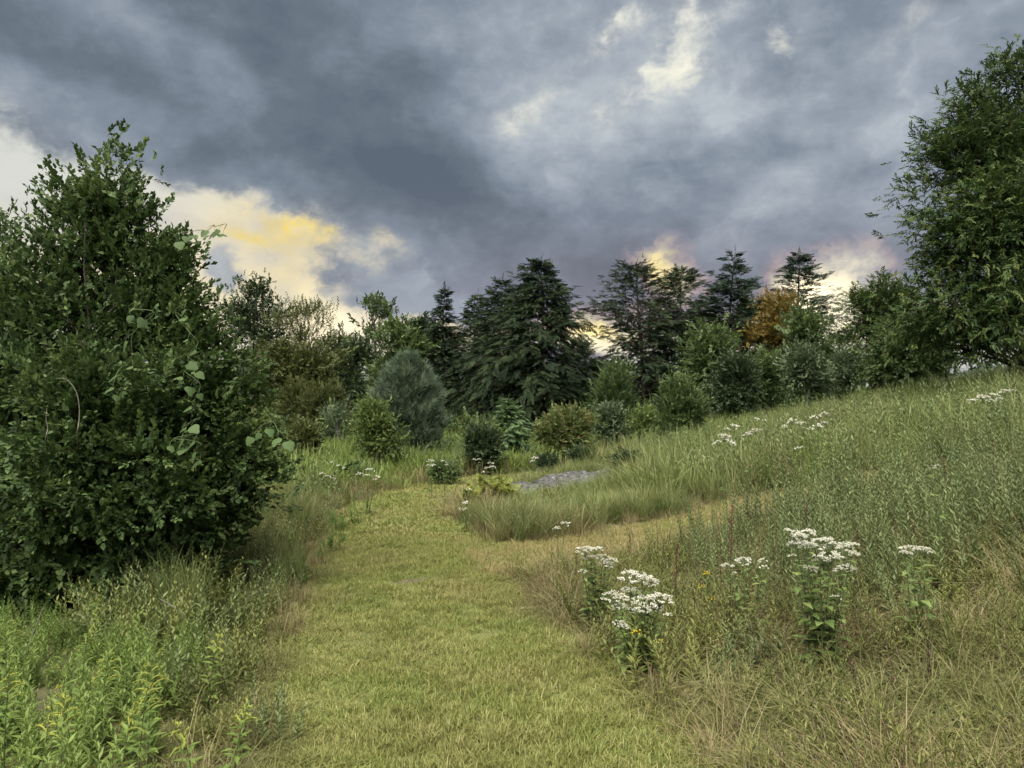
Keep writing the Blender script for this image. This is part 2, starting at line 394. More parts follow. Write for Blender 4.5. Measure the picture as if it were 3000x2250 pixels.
bark = noisemat('bark', [(0.045, 0.034, 0.026), (0.10, 0.082, 0.066), (0.16, 0.14, 0.12)], 14, stretch=(1, 1, 0.25))
bark_dark = noisemat('bark_dark', [(0.03, 0.024, 0.02), (0.075, 0.06, 0.05)], 14, stretch=(1, 1, 0.25))
bark_pale = noisemat('bark_pale', [(0.16, 0.14, 0.12), (0.34, 0.32, 0.28)], 16, stretch=(1, 1, 0.3))
soil = noisemat('soil', [(0.040, 0.042, 0.018), (0.070, 0.070, 0.030), (0.105, 0.095, 0.045)], 2.2, bump=0.8, bscale=30)
sod = noisemat('sod', [(0.062, 0.078, 0.022), (0.095, 0.105, 0.032), (0.13, 0.125, 0.046)], 1.4, bump=0.8, bscale=50, detail=8)
bare = noisemat('bare_soil', [(0.06, 0.05, 0.03), (0.13, 0.105, 0.07)], 22, bump=0.9)
rockm = noisemat('lichen_rock', [(0.020, 0.020, 0.019), (0.056, 0.055, 0.054), (0.085, 0.084, 0.080), (0.12, 0.118, 0.11), (0.26, 0.255, 0.23)], 13.0, bump=1.0, bscale=40, mid=(0.36, 0.70), spec=0.05, detail=9)

# ------------------------------------------------------------------ ground, mown paths
def axis_pts(lo, hi, fine_lo, fine_hi, step, grow=1.25):
    a = list(np.arange(fine_lo, fine_hi + 1e-6, step)); s_ = step
    while a[-1] < hi: s_ *= grow; a.append(a[-1] + s_)
    s_ = step
    while a[0] > lo: s_ *= grow; a.insert(0, a[0] - s_)
    return np.array(a)
gx, gy = axis_pts(-900, 900, -12, 18, 0.27), axis_pts(-60, 1500, -2, 32, 0.27)
X, Y = np.meshgrid(gx, gy, indexing='ij')
mb = MB(); ni, nj = X.shape
i, j = np.meshgrid(np.arange(ni - 1), np.arange(nj - 1), indexing='ij')
mb.add(np.stack([X, Y, ht(X, Y)], -1).reshape(-1, 3), np.stack([i * nj + j, (i + 1) * nj + j, (i + 1) * nj + j + 1, i * nj + j + 1], -1).reshape(-1, 4))
tag(mb.build('ground', soil, smooth=True), kind='structure')
def strip(name, line, mat, lift):
    p = line[:, :2]; t = unit(np.gradient(p, axis=0)); nrm = np.stack([t[:, 1], -t[:, 0]], 1)
    k = np.linspace(-1, 1, 13)
    xy = p[:, None] + nrm[:, None] * (k[None, :, None] * line[:, 2][:, None, None])
    V = np.concatenate([xy, (ht(xy[..., 0], xy[..., 1]) + lift)[..., None]], -1)
    n, c = len(p), len(k); i, j = np.meshgrid(np.arange(n - 1), np.arange(c - 1), indexing='ij')
    m_ = MB(); m_.add(V.reshape(-1, 3), np.stack([i * c + j, i * c + j + 1, (i + 1) * c + j + 1, (i + 1) * c + j], -1).reshape(-1, 4)[:, ::-1])
    return tag(m_.build(name, mat, smooth=True), kind='structure')
strip('path', MAIN, sod, 0.008)
strip('path', BRANCH, sod, 0.004)

# ------------------------------------------------------------------ leaf and twig templates
LEAF4 = (np.array([(0, 0, 0), (0, .45, .0), (0, 1, -.14), (-.30, .42, .07), (.30, .42, .07)]), np.array([(0, 1, 3), (1, 2, 3), (0, 4, 1), (1, 4, 2)]))
LEAF2 = (np.array([(0, 0, 0), (0, 1, -.10), (-.27, .45, .06), (.27, .45, .06)]), np.array([(0, 1, 2), (0, 3, 1)]))
LONG4 = (np.array([(0, 0, 0), (-.13, .35, .10), (.13, .35, .10), (-.12, .7, .02), (.12, .7, .02), (0, 1.0, -.26)]), [np.array([(1, 2, 4, 3)]), np.array([(0, 2, 1), (3, 4, 5)])])
LONG2 = (np.array([(0, 0, 0), (-.13, .45, .10), (.13, .45, .10), (0, 1.0, -.24)]), np.array([(0, 2, 1), (1, 2, 3)]))
NEED1 = (np.array([(-.02, 0, 0), (.02, 0, 0), (0, 1, -.05)]), np.array([(0, 1, 2)]))

def as_list(f): return f if isinstance(f, list) else [f]
def twig_tpl(nl, ll, lw, leaf, seed, spread=(0.7, 1.2), droop=0.0, start=0.15, jitter=0.25, stem=0.008, pair=False):
    """a twig of unit length along Y with nl leaves"""
    r = np.random.default_rng(seed); V = []; FS = {3: [], 4: []}; R = []; n = 0
    bend = lambda t: np.array([0.10 * math.sin(2.2 * t + seed), t, -droop * t * t + 0.03 * math.sin(5 * t + seed)])
    tt = np.linspace(0, 1, 3); st = []
    for t in tt:
        p = bend(t); w = stem * (1.2 - t); st += [p + (-w, 0, 0), p + (w, 0, 0)]
    V.append(np.array(st)); FS[4].append(np.array([(2 * k, 2 * k + 1, 2 * k + 3, 2 * k + 2) for k in range(2)])); R.append(np.full(6, -0.3)); n = 6
    for k in range(nl):
        t = start + (1 - start) * (k + 0.5) / nl if nl > 1 else 1.0
        side = (-1) ** k
        ang = r.uniform(*spread) * (1.05 - 0.65 * t)
        d = np.array([side * math.sin(ang), math.cos(ang), r.normal(0, jitter) + 0.10 - droop * t])
        if r.random() < 0.3: d[0] *= -0.5
        fr = frames(d[None], up=np.array([[r.normal(0, .35), r.normal(0, .35), 1.0]]))[0]
        l = ll * r.uniform(0.75, 1.2)
        v = (leaf[0] * np.array([lw / 0.3 * 0.3 / 0.3, 1, 1]) * l) @ fr + bend(t)
        for f in as_list(leaf[1]): FS[f.shape[1]].append(f + n)
        V.append(v); R.append(np.full(len(v), r.uniform(-.28, .28))); n += len(v)
    fs = [np.concatenate(FS[k]) for k in FS if FS[k]]
    return np.concatenate(V), fs, np.concatenate(R)
def tpls(n, *a, seed=0, **k): return [twig_tpl(*a, seed=seed * 17 + i, **k) for i in range(n)]

TW_BUSH = tpls(5, 9, 0.31, 0.36, LEAF2, seed=1, jitter=0.35)
TW_FAR = tpls(4, 8, 0.36, 0.30, LEAF2, seed=2, jitter=0.35)
TW_CHEST = tpls(6, 10, 0.42, 0.34, LONG2, seed=3, droop=0.25, jitter=0.25, spread=(0.6, 1.1))
TW_FINE = tpls(4, 14, 0.30, 0.12, LEAF2, seed=4, jitter=0.30, spread=(0.4, 0.8))
TW_OPEN = tpls(4, 7, 0.20, 0.30, LEAF2, seed=5, jitter=0.35, stem=0.010)
TW_SHRUB = tpls(5, 10, 0.26, 0.30, LEAF2, seed=6, jitter=0.35)
def frond_tpl(seed, n=7, droop=0.12):
    """flat drooping hemlock spray of unit length"""
    r = np.random.default_rng(seed); V = []; T = []; R = []; k = 0
    bend = lambda t: np.array([0.05 * math.sin(3 * t + seed), t, -droop * t * t])
    for i in range(n):
        t = 0.08 + 0.9 * i / (n - 1)
        for sd in (-1, 1):
            a = r.uniform(0.7, 1.05) * (1.1 - 0.7 * t); l = (0.34 * (1 - 0.65 * t) + 0.05) * r.uniform(0.7, 1.2)
            d = np.array([sd * math.sin(a), math.cos(a), -0.18 - 0.25 * t + r.normal(0, .12)]); d /= np.linalg.norm(d)
            p = bend(t); s_ = np.array([d[1], -d[0], 0]) * 0.030
            V += [p, p + d * l * 0.45 + s_ * 2.1, p + d * l - np.array([0, 0, 0.03]), p + d * l * 0.45 - s_ * 2.1]
            T += [(k, k + 1, k + 2), (k, k + 2, k + 3)]; R += [r.uniform(-.2, .2)] * 4; k += 4
    p0, p1 = bend(0), bend(1.0); w = np.array([0.012, 0, 0])
    V += [p0 - w, p0 + w, bend(0.5) + w * .7, p1, bend(0.5) - w * .7]; T += [(k, k + 1, k + 2), (k, k + 2, k + 4), (k + 4, k + 2, k + 3)]; R += [-0.2] * 5
    return np.array(V), [np.array(T)], np.array(R)
FROND = [frond_tpl(i) for i in range(5)]
FROND_STIFF = [frond_tpl(i + 9, droop=0.0) for i in range(4)]
def tuft_tpl(seed, n=26):
    """pine tuft: long needles round a shoot of unit length"""
    r = np.random.default_rng(seed); V = []; T = []; R = []; k = 0
    for i in range(n):
        t = r.uniform(0.0, 1.0); a = r.uniform(0, 6.283); tilt = r.uniform(0.5, 1.0) * (1.15 - 0.6 * t)
        d = np.array([math.sin(tilt) * math.cos(a), math.cos(tilt), math.sin(tilt) * math.sin(a)])
        s_ = np.cross(d, r.normal(size=3)); s_ = s_ / np.linalg.norm(s_) * 0.024
        p = np.array([0, t * 0.8, 0]); l = r.uniform(0.45, 0.7)
        V += [p - s_, p + s_, p + d * l]; T += [(k, k + 1, k + 2)]; R += [r.uniform(-.25, .25)] * 3; k += 3
    return np.array(V), [np.array(T)], np.array(R)
TUFT = [tuft_tpl(i) for i in range(5)]

def put_twigs(mb, tp, P, Dv, size, rnd, rollsd=0.6, up=None):
    pick = rng.integers(0, len(tp), len(P)); fr = frames(Dv, up=up, roll=rng.normal(0, rollsd, len(P)))
    for k in range(len(tp)):
        s_ = pick == k
        if s_.any(): stamp(mb, tp[k][0], tp[k][1], P[s_], fr[s_], size[s_], rnd[s_], trnd=tp[k][2])

# ------------------------------------------------------------------ trees
def leafy(name, label, cat, base, lobes, mats, tp, twig, nclump, per, rc=0.5, up=0.25, trunk_r=0.1, shell=0.55, rough=0.22,
          group=None, limbs=26, lean=0.0, stems=1, rndspread=0.5, flatten=0.8, rollsd=0.6, trunk_top=0.82, sides=6, spread_dir=0.9, parent_extra=None):
    """broadleaf tree or shrub: clumps of twigs fill the lobes; limbs run from the trunk to the clumps"""
    base = np.asarray(base, float)
    root = empty(name, tuple(base), label, cat, group)
    L = [(np.asarray(c, float) - base, np.maximum(np.asarray(r, float) * 0.35, np.asarray(r, float) - 0.22 * rc - 0.15 * twig)) for c, r in lobes]
    wts = np.array([r[0] * r[2] for _, r in L]); wts = wts / wts.sum()
    which = rng.choice(len(L), nclump, p=wts)
    dirs = sphere_dirs(nclump); rad = rng.uniform(0, 1, nclump) ** shell
    cen = np.array([L[w][0] for w in which]); rr = np.array([L[w][1] for w in which])
    rad = rad * (1 + rough * lump(dirs * 2.0 + cen, 2.0))
    C = cen + dirs * rr * rad[:, None]
    gz = 0.12 if trunk_r < 0.06 else 0.25
    zmin = ht(base[0] + C[:, 0], base[1] + C[:, 1]) - base[2] + gz
    C[:, 2] = np.maximum(C[:, 2], zmin)
    rcs = rc * rng.uniform(0.6, 1.25, nclump); tone = rng.uniform(0.5 - rndspread, 0.5 + rndspread, nclump)
    ci = np.repeat(np.arange(nclump), per); n = len(ci)
    off = rng.normal(size=(n, 3)) * 0.5 * rcs[ci][:, None]; off[:, 2] *= flatten
    P = C[ci] + off
    zmin = ht(base[0] + P[:, 0], base[1] + P[:, 1]) - base[2] + 0.03
    P[:, 2] = np.maximum(P[:, 2], zmin)
    out = unit(C - np.average(cen, axis=0) + 1e-6)
    Dv = unit(out[ci] * spread_dir * 0.5 + unit(off) * 0.6 + np.array([0, 0, up]) + rng.normal(size=(n, 3)) * 0.5)
    rn = np.clip(0.45 * rng.uniform(0, 1, n) + 0.55 * tone[ci], 0, 1)
    mb = MB(); sz = twig * rng.uniform(0.65, 1.3, n)
    put_twigs(mb, tp, P - Dv * sz[:, None] * 0.4, Dv, sz, rn, rollsd)
    cr = mb.build('crown', mats[0], root)
    tb = MB(); top = max((c[2] + r[2]) for c, r in L) * trunk_top
    axis_xy = np.average([c[:2] for c, _ in L], axis=0, weights=wts) + np.array([lean, 0])
    trunks = []
    for s_ in range(stems):
        o2 = np.clip(np.array([rng.normal(0, 1), rng.normal(0, 1)]), -1, 1) * (0.0 if stems == 1 else 0.10 + trunk_r)
        tip = np.array([axis_xy[0], axis_xy[1], top]) + (0 if stems == 1 else np.array([*(o2 * 1.6), -0.15 * top * s_ / stems]))
        pts = bez((o2[0], o2[1], -0.12), (o2[0] * 1.4, o2[1] * 1.4, tip[2] * 0.5), tip, 9)
        pts[1:-1, :2] += rng.normal(0, 0.02 * top / 3, (7, 2))
        tube(tb, pts, trunk_r / (1 if stems == 1 else 1.4) * (1.25 - 1.12 * np.linspace(0, 1, 9) ** 0.8), sides)
        trunks.append(pts)
    sel = rng.permutation(nclump)[:limbs]
    for c in sel:
        tr = trunks[rng.integers(0, len(trunks))]
        h = np.clip((C[c][2] - 0.5 * np.hypot(*C[c][:2])) / max(top, 0.1), 0.08, 0.95) * rng.uniform(0.6, 1.0)
        i0 = int(h * 8); p0 = tr[i0] + (tr[i0 + 1] - tr[i0]) * (h * 8 - i0); mid = (p0 + C[c]) / 2 + np.array([0, 0, 0.10 * np.linalg.norm(C[c] - p0)])
        r0 = min(trunk_r * (0.42 - 0.28 * h), 0.012 * np.linalg.norm(C[c] - p0) + 0.003)
        lim = bez(p0, mid, C[c], 7); lim[1:-1] += rng.normal(0, 0.03, (5, 3)) * np.linalg.norm(C[c] - p0)
        tube(tb, lim, r0 * np.linspace(1, 0.22, 7), 4)
    tb.build('trunk', mats[1], root, smooth=True)
    return root

def conifer(name, label, base, h, R, mats, tp, nb=150, frond=0.42, droop=0.5, group=None, cat='conifer', bare=0.03, gaps=0.0, power=0.85, per=11,
            seed=0, rise=0.25, dens_top=1.0, trunk_r=None, sidebias=None, layered=False, sparse_low=0.0, tiptaper=0.25):
    r = np.random.default_rng(seed + 100); base = np.asarray(base, float)
    R *= 1.20; frond *= 1.0; nb = int(nb * 1.05); per = int(per * 1.45)
    root = empty(name, tuple(base), label, cat, group)
    trunk_r = trunk_r or 0.016 * h + 0.02
    mb, tb = MB(), MB()
    tr = np.stack([0.02 * h * np.sin(np.linspace(0, 4, 12) + seed), 0.02 * h * np.cos(np.linspace(0, 3, 12) + seed * 2), np.linspace(-0.15, h, 12)], 1); tr[:, :2] -= tr[0, :2]
    tube(tb, tr, trunk_r * (1.15 - 1.1 * np.linspace(0, 1, 12)), 7)
    PP, DD, SS, RR = [], [], [], []
    ts = np.sort(1 - (1 - r.uniform(0, 1, nb) ** 0.9) * (1 - bare)); az = r.uniform(0, 6.283)
    if layered: ts = np.clip(np.round(ts * 22) / 22 + r.normal(0, .006, nb), bare, 0.985)
    for t in ts:
        if r.random() < sparse_low * (1 - t): continue
        az += 2.4 + r.normal(0, .4)
        z = t * h; Lb = R * ((1 - t) ** (power * 0.78) * (1 - .42 * sst((t - .66) / .34)) + 0.03) * r.uniform(0.55, 1.22)
        if sidebias: Lb *= 1 + sidebias * math.cos(az)
        if r.random() < gaps: Lb *= r.uniform(0.25, 0.6)
        if t < 0.12: Lb *= 0.75 + 2 * t
        hor = np.array([math.cos(az), math.sin(az), 0.0])
        ix = t * 11; i0 = min(int(ix), 10); p0 = tr[i0] + (tr[i0 + 1] - tr[i0]) * (ix - i0); p0 = np.array([p0[0], p0[1], z])
        rs = rise * (0.4 + 1.5 * t) + r.normal(0, .09); dr = droop * (1.0 - 0.75 * t) * r.uniform(.5, 1.2)
        n = max(3, int(Lb / 0.10)); s_ = np.linspace(0.0, 1, n)
        pts = p0 + hor * (Lb * s_)[:, None] + np.array([0, 0, 1.0]) * (Lb * (rs * s_ - dr * s_ ** 2))[:, None]
        g = ht(base[0] + pts[:, 0], base[1] + pts[:, 1]) - base[2] + 0.06
        pts[:, 2] = np.maximum(pts[:, 2], g)
        k = np.linspace(0, n - 1, min(n, 5)).astype(int)
        tube(tb, pts[k], 0.30 * trunk_r * (1 - 0.7 * t) * (Lb / R + 0.25) * np.linspace(1, 0.2, len(k)), 3)
        air = 1.0 + 0.15 * sst((t - 0.35) / 0.3); m_ = max(3, int(per * (0.35 + Lb / R) * air * r.uniform(.55, 1.25)))
        u = r.uniform(0.12, 1, m_) ** 0.8; q = np.stack([np.interp(u, s_, pts[:, c]) for c in range(3)], 1)
        tang = unit(np.stack([np.interp(u, s_, np.gradient(pts[:, c])) for c in range(3)], 1))
        sd = np.where(r.random(m_) < 0.5, -1, 1)[:, None] * np.cross(tang, [0, 0, 1.0]) * r.uniform(0.3, 1.1, (m_, 1))
        d = unit(tang + sd + np.array([0, 0, -0.25 * droop]) + r.normal(0, .15, (m_, 3)))
        q = q + r.normal(0, .05, (m_, 3)) * (1 + Lb); PP += [q, pts[-1:]]; DD += [d, tang[-1:] * 0 + unit(pts[-1:] - pts[-2:-1])]
        fs_ = 1.08 - 0.30 * t; SS += [fs_ * frond * r.uniform(0.6, 1.3, m_) * (0.72 + 0.4 * min(1, Lb / R + 0.2)), np.array([frond * 0.8 * fs_])]
        tone = r.uniform(0.15, 0.85); RR += [np.clip(r.normal(tone, .15, m_ + 1), 0, 1)]
    PP += [np.array([tr[-1]])]; DD += [np.array([[0.02, 0, 1.0]])]; SS += [np.array([frond * 0.9])]; RR += [np.array([0.6])]
    put_twigs(mb, tp, np.concatenate(PP), np.concatenate(DD), np.concatenate(SS), np.concatenate(RR), 0.95)
    mb.build('crown', mats[0], root); tb.build('trunk', mats[1], root, smooth=True)
    return root

def LB(d, lst, deep=0.9):
    """lobes given in photo pixels at distance d (optional 5th: metres nearer or farther)"""
    out = []
    for l in lst:
        dd = d + (l[4] if len(l) > 4 else 0.0)
        c = at(l[0], l[1], dd); rx, rz = l[2] / F * dd, l[3] / F * dd
        out.append((c, (rx, deep * 0.5 * (rx + rz), rz)))
    return out

M_BUSH = leafmat('leaf_bush', [(0.020, 0.037, 0.013), (0.042, 0.072, 0.022), (0.070, 0.108, 0.032), (0.115, 0.16, 0.048)], rough=0.6, trans=0.25, spec=0.18)
M_CHEST = leafmat('leaf_chestnut', [(0.020, 0.038, 0.013), (0.038, 0.066, 0.020), (0.062, 0.096, 0.027), (0.098, 0.112, 0.03)], rough=0.6, trans=0.32, spec=0.18)
M_HEM = leafmat('needles_hemlock', spec=0.08, rough=0.8, cols=[(0.010, 0.017, 0.009), (0.019, 0.030, 0.014), (0.036, 0.048, 0.020)], trans=0.15)
M_HEM2 = leafmat('needles_spruce', spec=0.08, rough=0.8, cols=[(0.010, 0.020, 0.012), (0.020, 0.034, 0.019), (0.036, 0.052, 0.028)], trans=0.15)
M_HEMY = leafmat('needles_young', [(0.035, 0.062, 0.024), (0.060, 0.10, 0.035), (0.09, 0.14, 0.05)], trans=0.2)
M_PINE = leafmat('needles_pine', [(0.040, 0.064, 0.038), (0.078, 0.112, 0.066), (0.14, 0.180, 0.112)], trans=0.2)
M_OLIVE = leafmat('leaf_olive', [(0.040, 0.050, 0.015), (0.072, 0.086, 0.025), (0.115, 0.125, 0.038)], trans=0.3)
M_MID = leafmat('leaf_mid', [(0.036, 0.058, 0.020), (0.075, 0.110, 0.036), (0.125, 0.170, 0.056)], trans=0.3)
M_DARK = leafmat('leaf_dark', [(0.018, 0.031, 0.014), (0.038, 0.058, 0.024), (0.062, 0.088, 0.034)], trans=0.25)
M_YG = leafmat('leaf_yellowgreen', [(0.055, 0.082, 0.022), (0.105, 0.145, 0.040), (0.18, 0.215, 0.065)], trans=0.35)
M_ORANGE = leafmat('leaf_orange', [(0.085, 0.075, 0.020), (0.17, 0.125, 0.030), (0.27, 0.18, 0.042)], trans=0.4)
M_RED = leafmat('leaf_reddish', [(0.0, (0.05, 0.075, 0.022)), (0.5, (0.10, 0.135, 0.04)), (0.82, (0.17, 0.18, 0.06)), (1.0, (0.24, 0.15, 0.08))], trans=0.35)
M_GREY = leafmat('leaf_grey', [(0.045, 0.066, 0.032), (0.085, 0.115, 0.055), (0.12, 0.155, 0.08)], trans=0.25)

WOOD = 'woodland trees behind the meadow'
# --- back row, left to right
leafy('oak_tree', 'tall dark rounded tree showing above the big left bush, beside the airy birch', 'tree', foot(745, 42), LB(42, [(745, 858, 52, 42), (700, 925, 62, 48), (792, 912, 48, 40), (745, 985, 120, 70), (745, 1090, 120, 80)]), (M_DARK, bark_dark), TW_FAR, 0.46, 70, 30, rc=0.85, trunk_r=0.2)
leafy('birch_tree', 'airy tree with a thin leafy top against yellow sky, behind round olive tree', 'tree', foot(885, 40), LB(40, [(885, 915, 95, 48), (830, 935, 60, 40), (945, 950, 45, 45), (880, 990, 110, 40), (880, 1080, 100, 80)]), (M_OLIVE, bark_dark), TW_OPEN, 0.55, 90, 13, rc=0.6, up=0.9, trunk_r=0.13, limbs=60)
leafy('round_tree', 'dense rounded olive green tree behind the feathery shrubs', 'tree', foot(870, 33), LB(33, [(825, 1065, 72, 70), (930, 1055, 70, 66), (875, 1115, 128, 84), (870, 1210, 120, 70)]), (M_OLIVE, bark_dark), TW_FAR, 0.34, 130, 41, rc=0.7, trunk_r=0.16)
leafy('ash_tree', 'tree whose bare-stemmed leafy shoots fan upward against yellow sky', 'tree', foot(1100, 40), LB(40, [(1098, 905, 64, 34), (1130, 925, 40, 24), (1060, 950, 34, 24), (1100, 985, 50, 30), (1095, 1090, 50, 80)]), (M_MID, bark_dark), TW_FAR, 0.62, 44, 5, rc=0.45, up=1.0, trunk_r=0.13, limbs=46)
leafy('dark_tree', 'dark leafy tree below the fan-topped tree, left of yellow-green crown', 'tree', foot(1040, 37), LB(37, [(1040, 1035, 58, 52), (1020, 1120, 60, 70), (1065, 1190, 66, 75)]), (M_DARK, bark_dark), TW_FAR, 0.37, 60, 36, rc=0.7, trunk_r=0.14)
leafy('maple_tree', 'yellow-green leafy tree standing behind the blue-green pine', 'tree', foot(1150, 33), LB(33, [(1150, 985, 54, 44), (1190, 1025, 62, 52), (1135, 1090, 74, 60), (1150, 1180, 90, 85)]), (M_MID, bark_dark), TW_FAR, 0.37, 90, 37, rc=0.7, trunk_r=0.15)
def hem(px, ptop, d, rpx, label, **k):
    b = foot(px, d); h = CAMH + (HZ - ptop) / F * d - b[2]
    k.setdefault('group', WOOD)
    return conifer(k.pop('name', 'hemlock_tree'), label, b, h, rpx / F * d, k.pop('mats', (M_HEM, bark_dark)), k.pop('tp', FROND), **k)
hem(1238, 935, 38, 85, 'dark narrow conifer between the yellow-green tree and the slender hemlock', seed=1, nb=150, per=12)
hem(1312, 846, 36, 66, 'slender hemlock with bare lower trunk and a small layered top', seed=2, nb=110, bare=0.30, layered=True, power=0.7, droop=0.3, gaps=0.2)
hem(1395, 868, 37, 120, 'shorter dark hemlock next to the slender bare-trunked one', seed=3, nb=190, per=12)
hem(1455, 822, 35, 135, 'hemlock with a forked feathery top just left of the tallest hemlock', seed=4, nb=210, per=12, power=0.75)
hem(1572, 768, 30, 185, 'largest spreading hemlock with long drooping boughs at the meadow edge', seed=5, nb=290, per=14, droop=0.62, sidebias=-0.22, power=0.68, frond=0.46)
hem(1700, 1010, 32, 110, 'low dark hemlock filling the gap right of the largest hemlock', seed=6, nb=130, power=0.6)
hem(1880, 783, 34, 185, 'broad round-topped hemlock with sky glowing through its boughs', seed=7, nb=230, per=11, power=0.50, rise=0.35, gaps=0.12)
hem(2015, 798, 35, 148, 'dark hemlock with a rounded top between two taller conifers', seed=8, nb=210, per=12, power=0.45, rise=0.35)
hem(2150, 742, 33, 112, 'tall spruce with stiff separate tiers of branches against the cloud', seed=9, nb=170, per=12, layered=True, tp=FROND_STIFF, droop=0.12, rise=0.12, power=0.55, gaps=0.2, name='spruce_tree', mats=(M_HEM2, bark_dark))
hem(2325, 748, 34, 165, 'dense spire-topped conifer behind the orange tree', seed=10, nb=200, per=12, power=0.8, droop=0.35, name='spruce_tree', mats=(M_HEM2, bark_dark))
leafy('light_green_tree', 'light green airy tree between the tiered spruce and the orange tree', 'tree', foot(2195, 33), LB(33, [(2195, 905, 55, 42), (2180, 985, 60, 50), (2190, 1080, 70, 70)]), (M_MID, bark), TW_FAR, 0.33, 60, 22, rc=0.55, trunk_r=0.10)
leafy('orange_tree', 'small tree turned orange-brown in front of the spire conifer', 'tree', foot(2275, 31), LB(31, [(2285, 905, 55, 50), (2262, 985, 66, 66), (2310, 1050, 56, 54)]), (M_ORANGE, bark), TW_FAR, 0.30, 80, 26, rc=0.5, trunk_r=0.09, group=None)
leafy('green_tree', 'green leafy tree directly right of the orange tree', 'tree', foot(2365, 29), LB(29, [(2355, 960, 52, 62), (2375, 1060, 78, 70), (2350, 1140, 80, 60)]), (M_MID, bark), TW_FAR, 0.33, 90, 32, rc=0.6, trunk_r=0.11)
leafy('green_tree', 'green leafy tree standing under the tiered spruce', 'tree', foot(2085, 29), LB(29, [(2085, 1000, 62, 66), (2060, 1080, 60, 60), (2110, 1120, 70, 80)]), (M_MID, bark), TW_FAR, 0.33, 80, 30, rc=0.6, trunk_r=0.11)
leafy('backlit_tree', 'half-open tree with long leaves silhouetted beside the white sunset glow', 'tree', foot(2575, 26), LB(26, [(2590, 845, 60, 52), (2530, 885, 45, 40), (2630, 890, 60, 60), (2570, 945, 75, 45), (2500, 985, 55, 34), (2620, 1010, 80, 70)]), (M_CHEST, bark_dark), TW_CHEST, 0.30, 90, 34, rc=0.55, up=0.3, trunk_r=0.12, limbs=50)
leafy('green_tree', 'dense green tree in front of the backlit tree, left of the huge chestnut', 'tree', foot(2660, 22), LB(22, [(2640, 1000, 70, 62), (2720, 990, 80, 70), (2620, 1080, 75, 55), (2720, 1080, 90, 50)]), (M_MID, bark), TW_FAR, 0.30, 90, 36, rc=0.5, trunk_r=0.1)
leafy('grey_green_shrub', 'grey-green soft shrub on the rim of the slope below the sunset glow', 'shrub', foot(2490, 24), LB(24, [(2490, 1070, 46, 46), (2460, 1105, 40, 40)]), (M_GREY, bark), TW_SHRUB, 0.32, 45, 25, rc=0.4, trunk_r=0.05)
# --- middle distance shrubs
leafy('dark_shrub', 'rounded dark green shrub, lowest of the group below the tiered spruce', 'shrub', foot(2150, 24), LB(24, [(2150, 1090, 62, 48), (2130, 1150, 80, 60)]), (M_DARK, bark), TW_SHRUB, 0.32, 70, 30, rc=0.4, trunk_r=0.06)
leafy('bluish_shrub', 'bluish green shrub with pale tips on the rim of the slope below the orange tree', 'shrub', foot(2242, 25), LB(25, [(2245, 1080, 50, 54), (2235, 1150, 68, 56)]), (M_MID, bark), TW_SHRUB, 0.32, 60, 30, rc=0.4, trunk_r=0.06)
leafy('young_birch', 'young tree with a pale thin trunk on the rim of the slope', 'tree', foot(2365, 23), LB(23, [(2355, 1055, 55, 50), (2385, 1110, 68, 50)]), (M_GREY, bark_pale), TW_SHRUB, 0.32, 60, 21, rc=0.4, trunk_r=0.045)
leafy('conical_tree', 'yellow-green conical young tree in front of the round-topped hemlock', 'tree', foot(1800, 25), LB(25, [(1800, 1105, 42, 42), (1795, 1165, 72, 52), (1800, 1235, 88, 55)]), (M_MID, bark), TW_FINE, 0.41, 100, 21, rc=0.45, trunk_r=0.07)
leafy('small_grey_shrub', 'small grey-green shrub at the foot of the yellow-green conical tree', 'shrub', foot(1790, 20), LB(20, [(1785, 1215, 38, 38), (1795, 1260, 48, 36)]), (M_GREY, bark), TW_SHRUB, 0.25, 45, 24, rc=0.3, trunk_r=0.04)
leafy('maple_sapling', 'low yellow-green sapling between the conical tree and the round green shrub', 'shrub', foot(1885, 20), LB(20, [(1890, 1225, 40, 28), (1870, 1260, 42, 26)]), (M_YG, bark), TW_SHRUB, 0.27, 26, 17, rc=0.3, trunk_r=0.03)
leafy('round_shrub', 'upright green shrub with pale upright tips where the slope begins', 'shrub', foot(1990, 18.5), LB(18.5, [(1985, 1140, 38, 38), (2000, 1190, 62, 48), (1985, 1255, 66, 46)]), (M_MID, bark), TW_SHRUB, 0.27, 100, 30, rc=0.34, trunk_r=0.06, up=0.6)
leafy('reddish_shrub', 'broad shrub with reddish and yellow leaf tips in the meadow', 'shrub', foot(1650, 17), LB(17, [(1650, 1228, 34, 26), (1695, 1240, 34, 28), (1615, 1265, 48, 34), (1670, 1275, 62, 34)]), (M_RED, bark), TW_SHRUB, 0.25, 80, 24, rc=0.3, trunk_r=0.05, up=0.4)
hem(1487, 1178, 20, 52, 'small young hemlock with a nodding leader among the meadow shrubs', seed=12, nb=80, per=9, mats=(M_HEMY, bark), name='young_hemlock', cat='conifer', group=None, frond=0.30, power=0.8, trunk_r=0.045)
leafy('arching_shrub', 'low dark shrub topped by light arching shoots where the path bends', 'shrub', foot(1412, 16.6), LB(16.6, [(1412, 1285, 42, 26), (1412, 1322, 44, 36)]), (M_DARK, bark), TW_SHRUB, 0.23, 60, 28, rc=0.26, trunk_r=0.04, up=0.4)
leafy('arching_tip_shrub', 'pale green spray of shoots growing over the low dark shrub', 'shrub', foot(1420, 16.9), LB(16.9, [(1420, 1268, 42, 16), (1395, 1285, 34, 14)]), (M_YG, bark), TW_SHRUB, 0.25, 22, 12, rc=0.24, trunk_r=0.025, up=0.7)
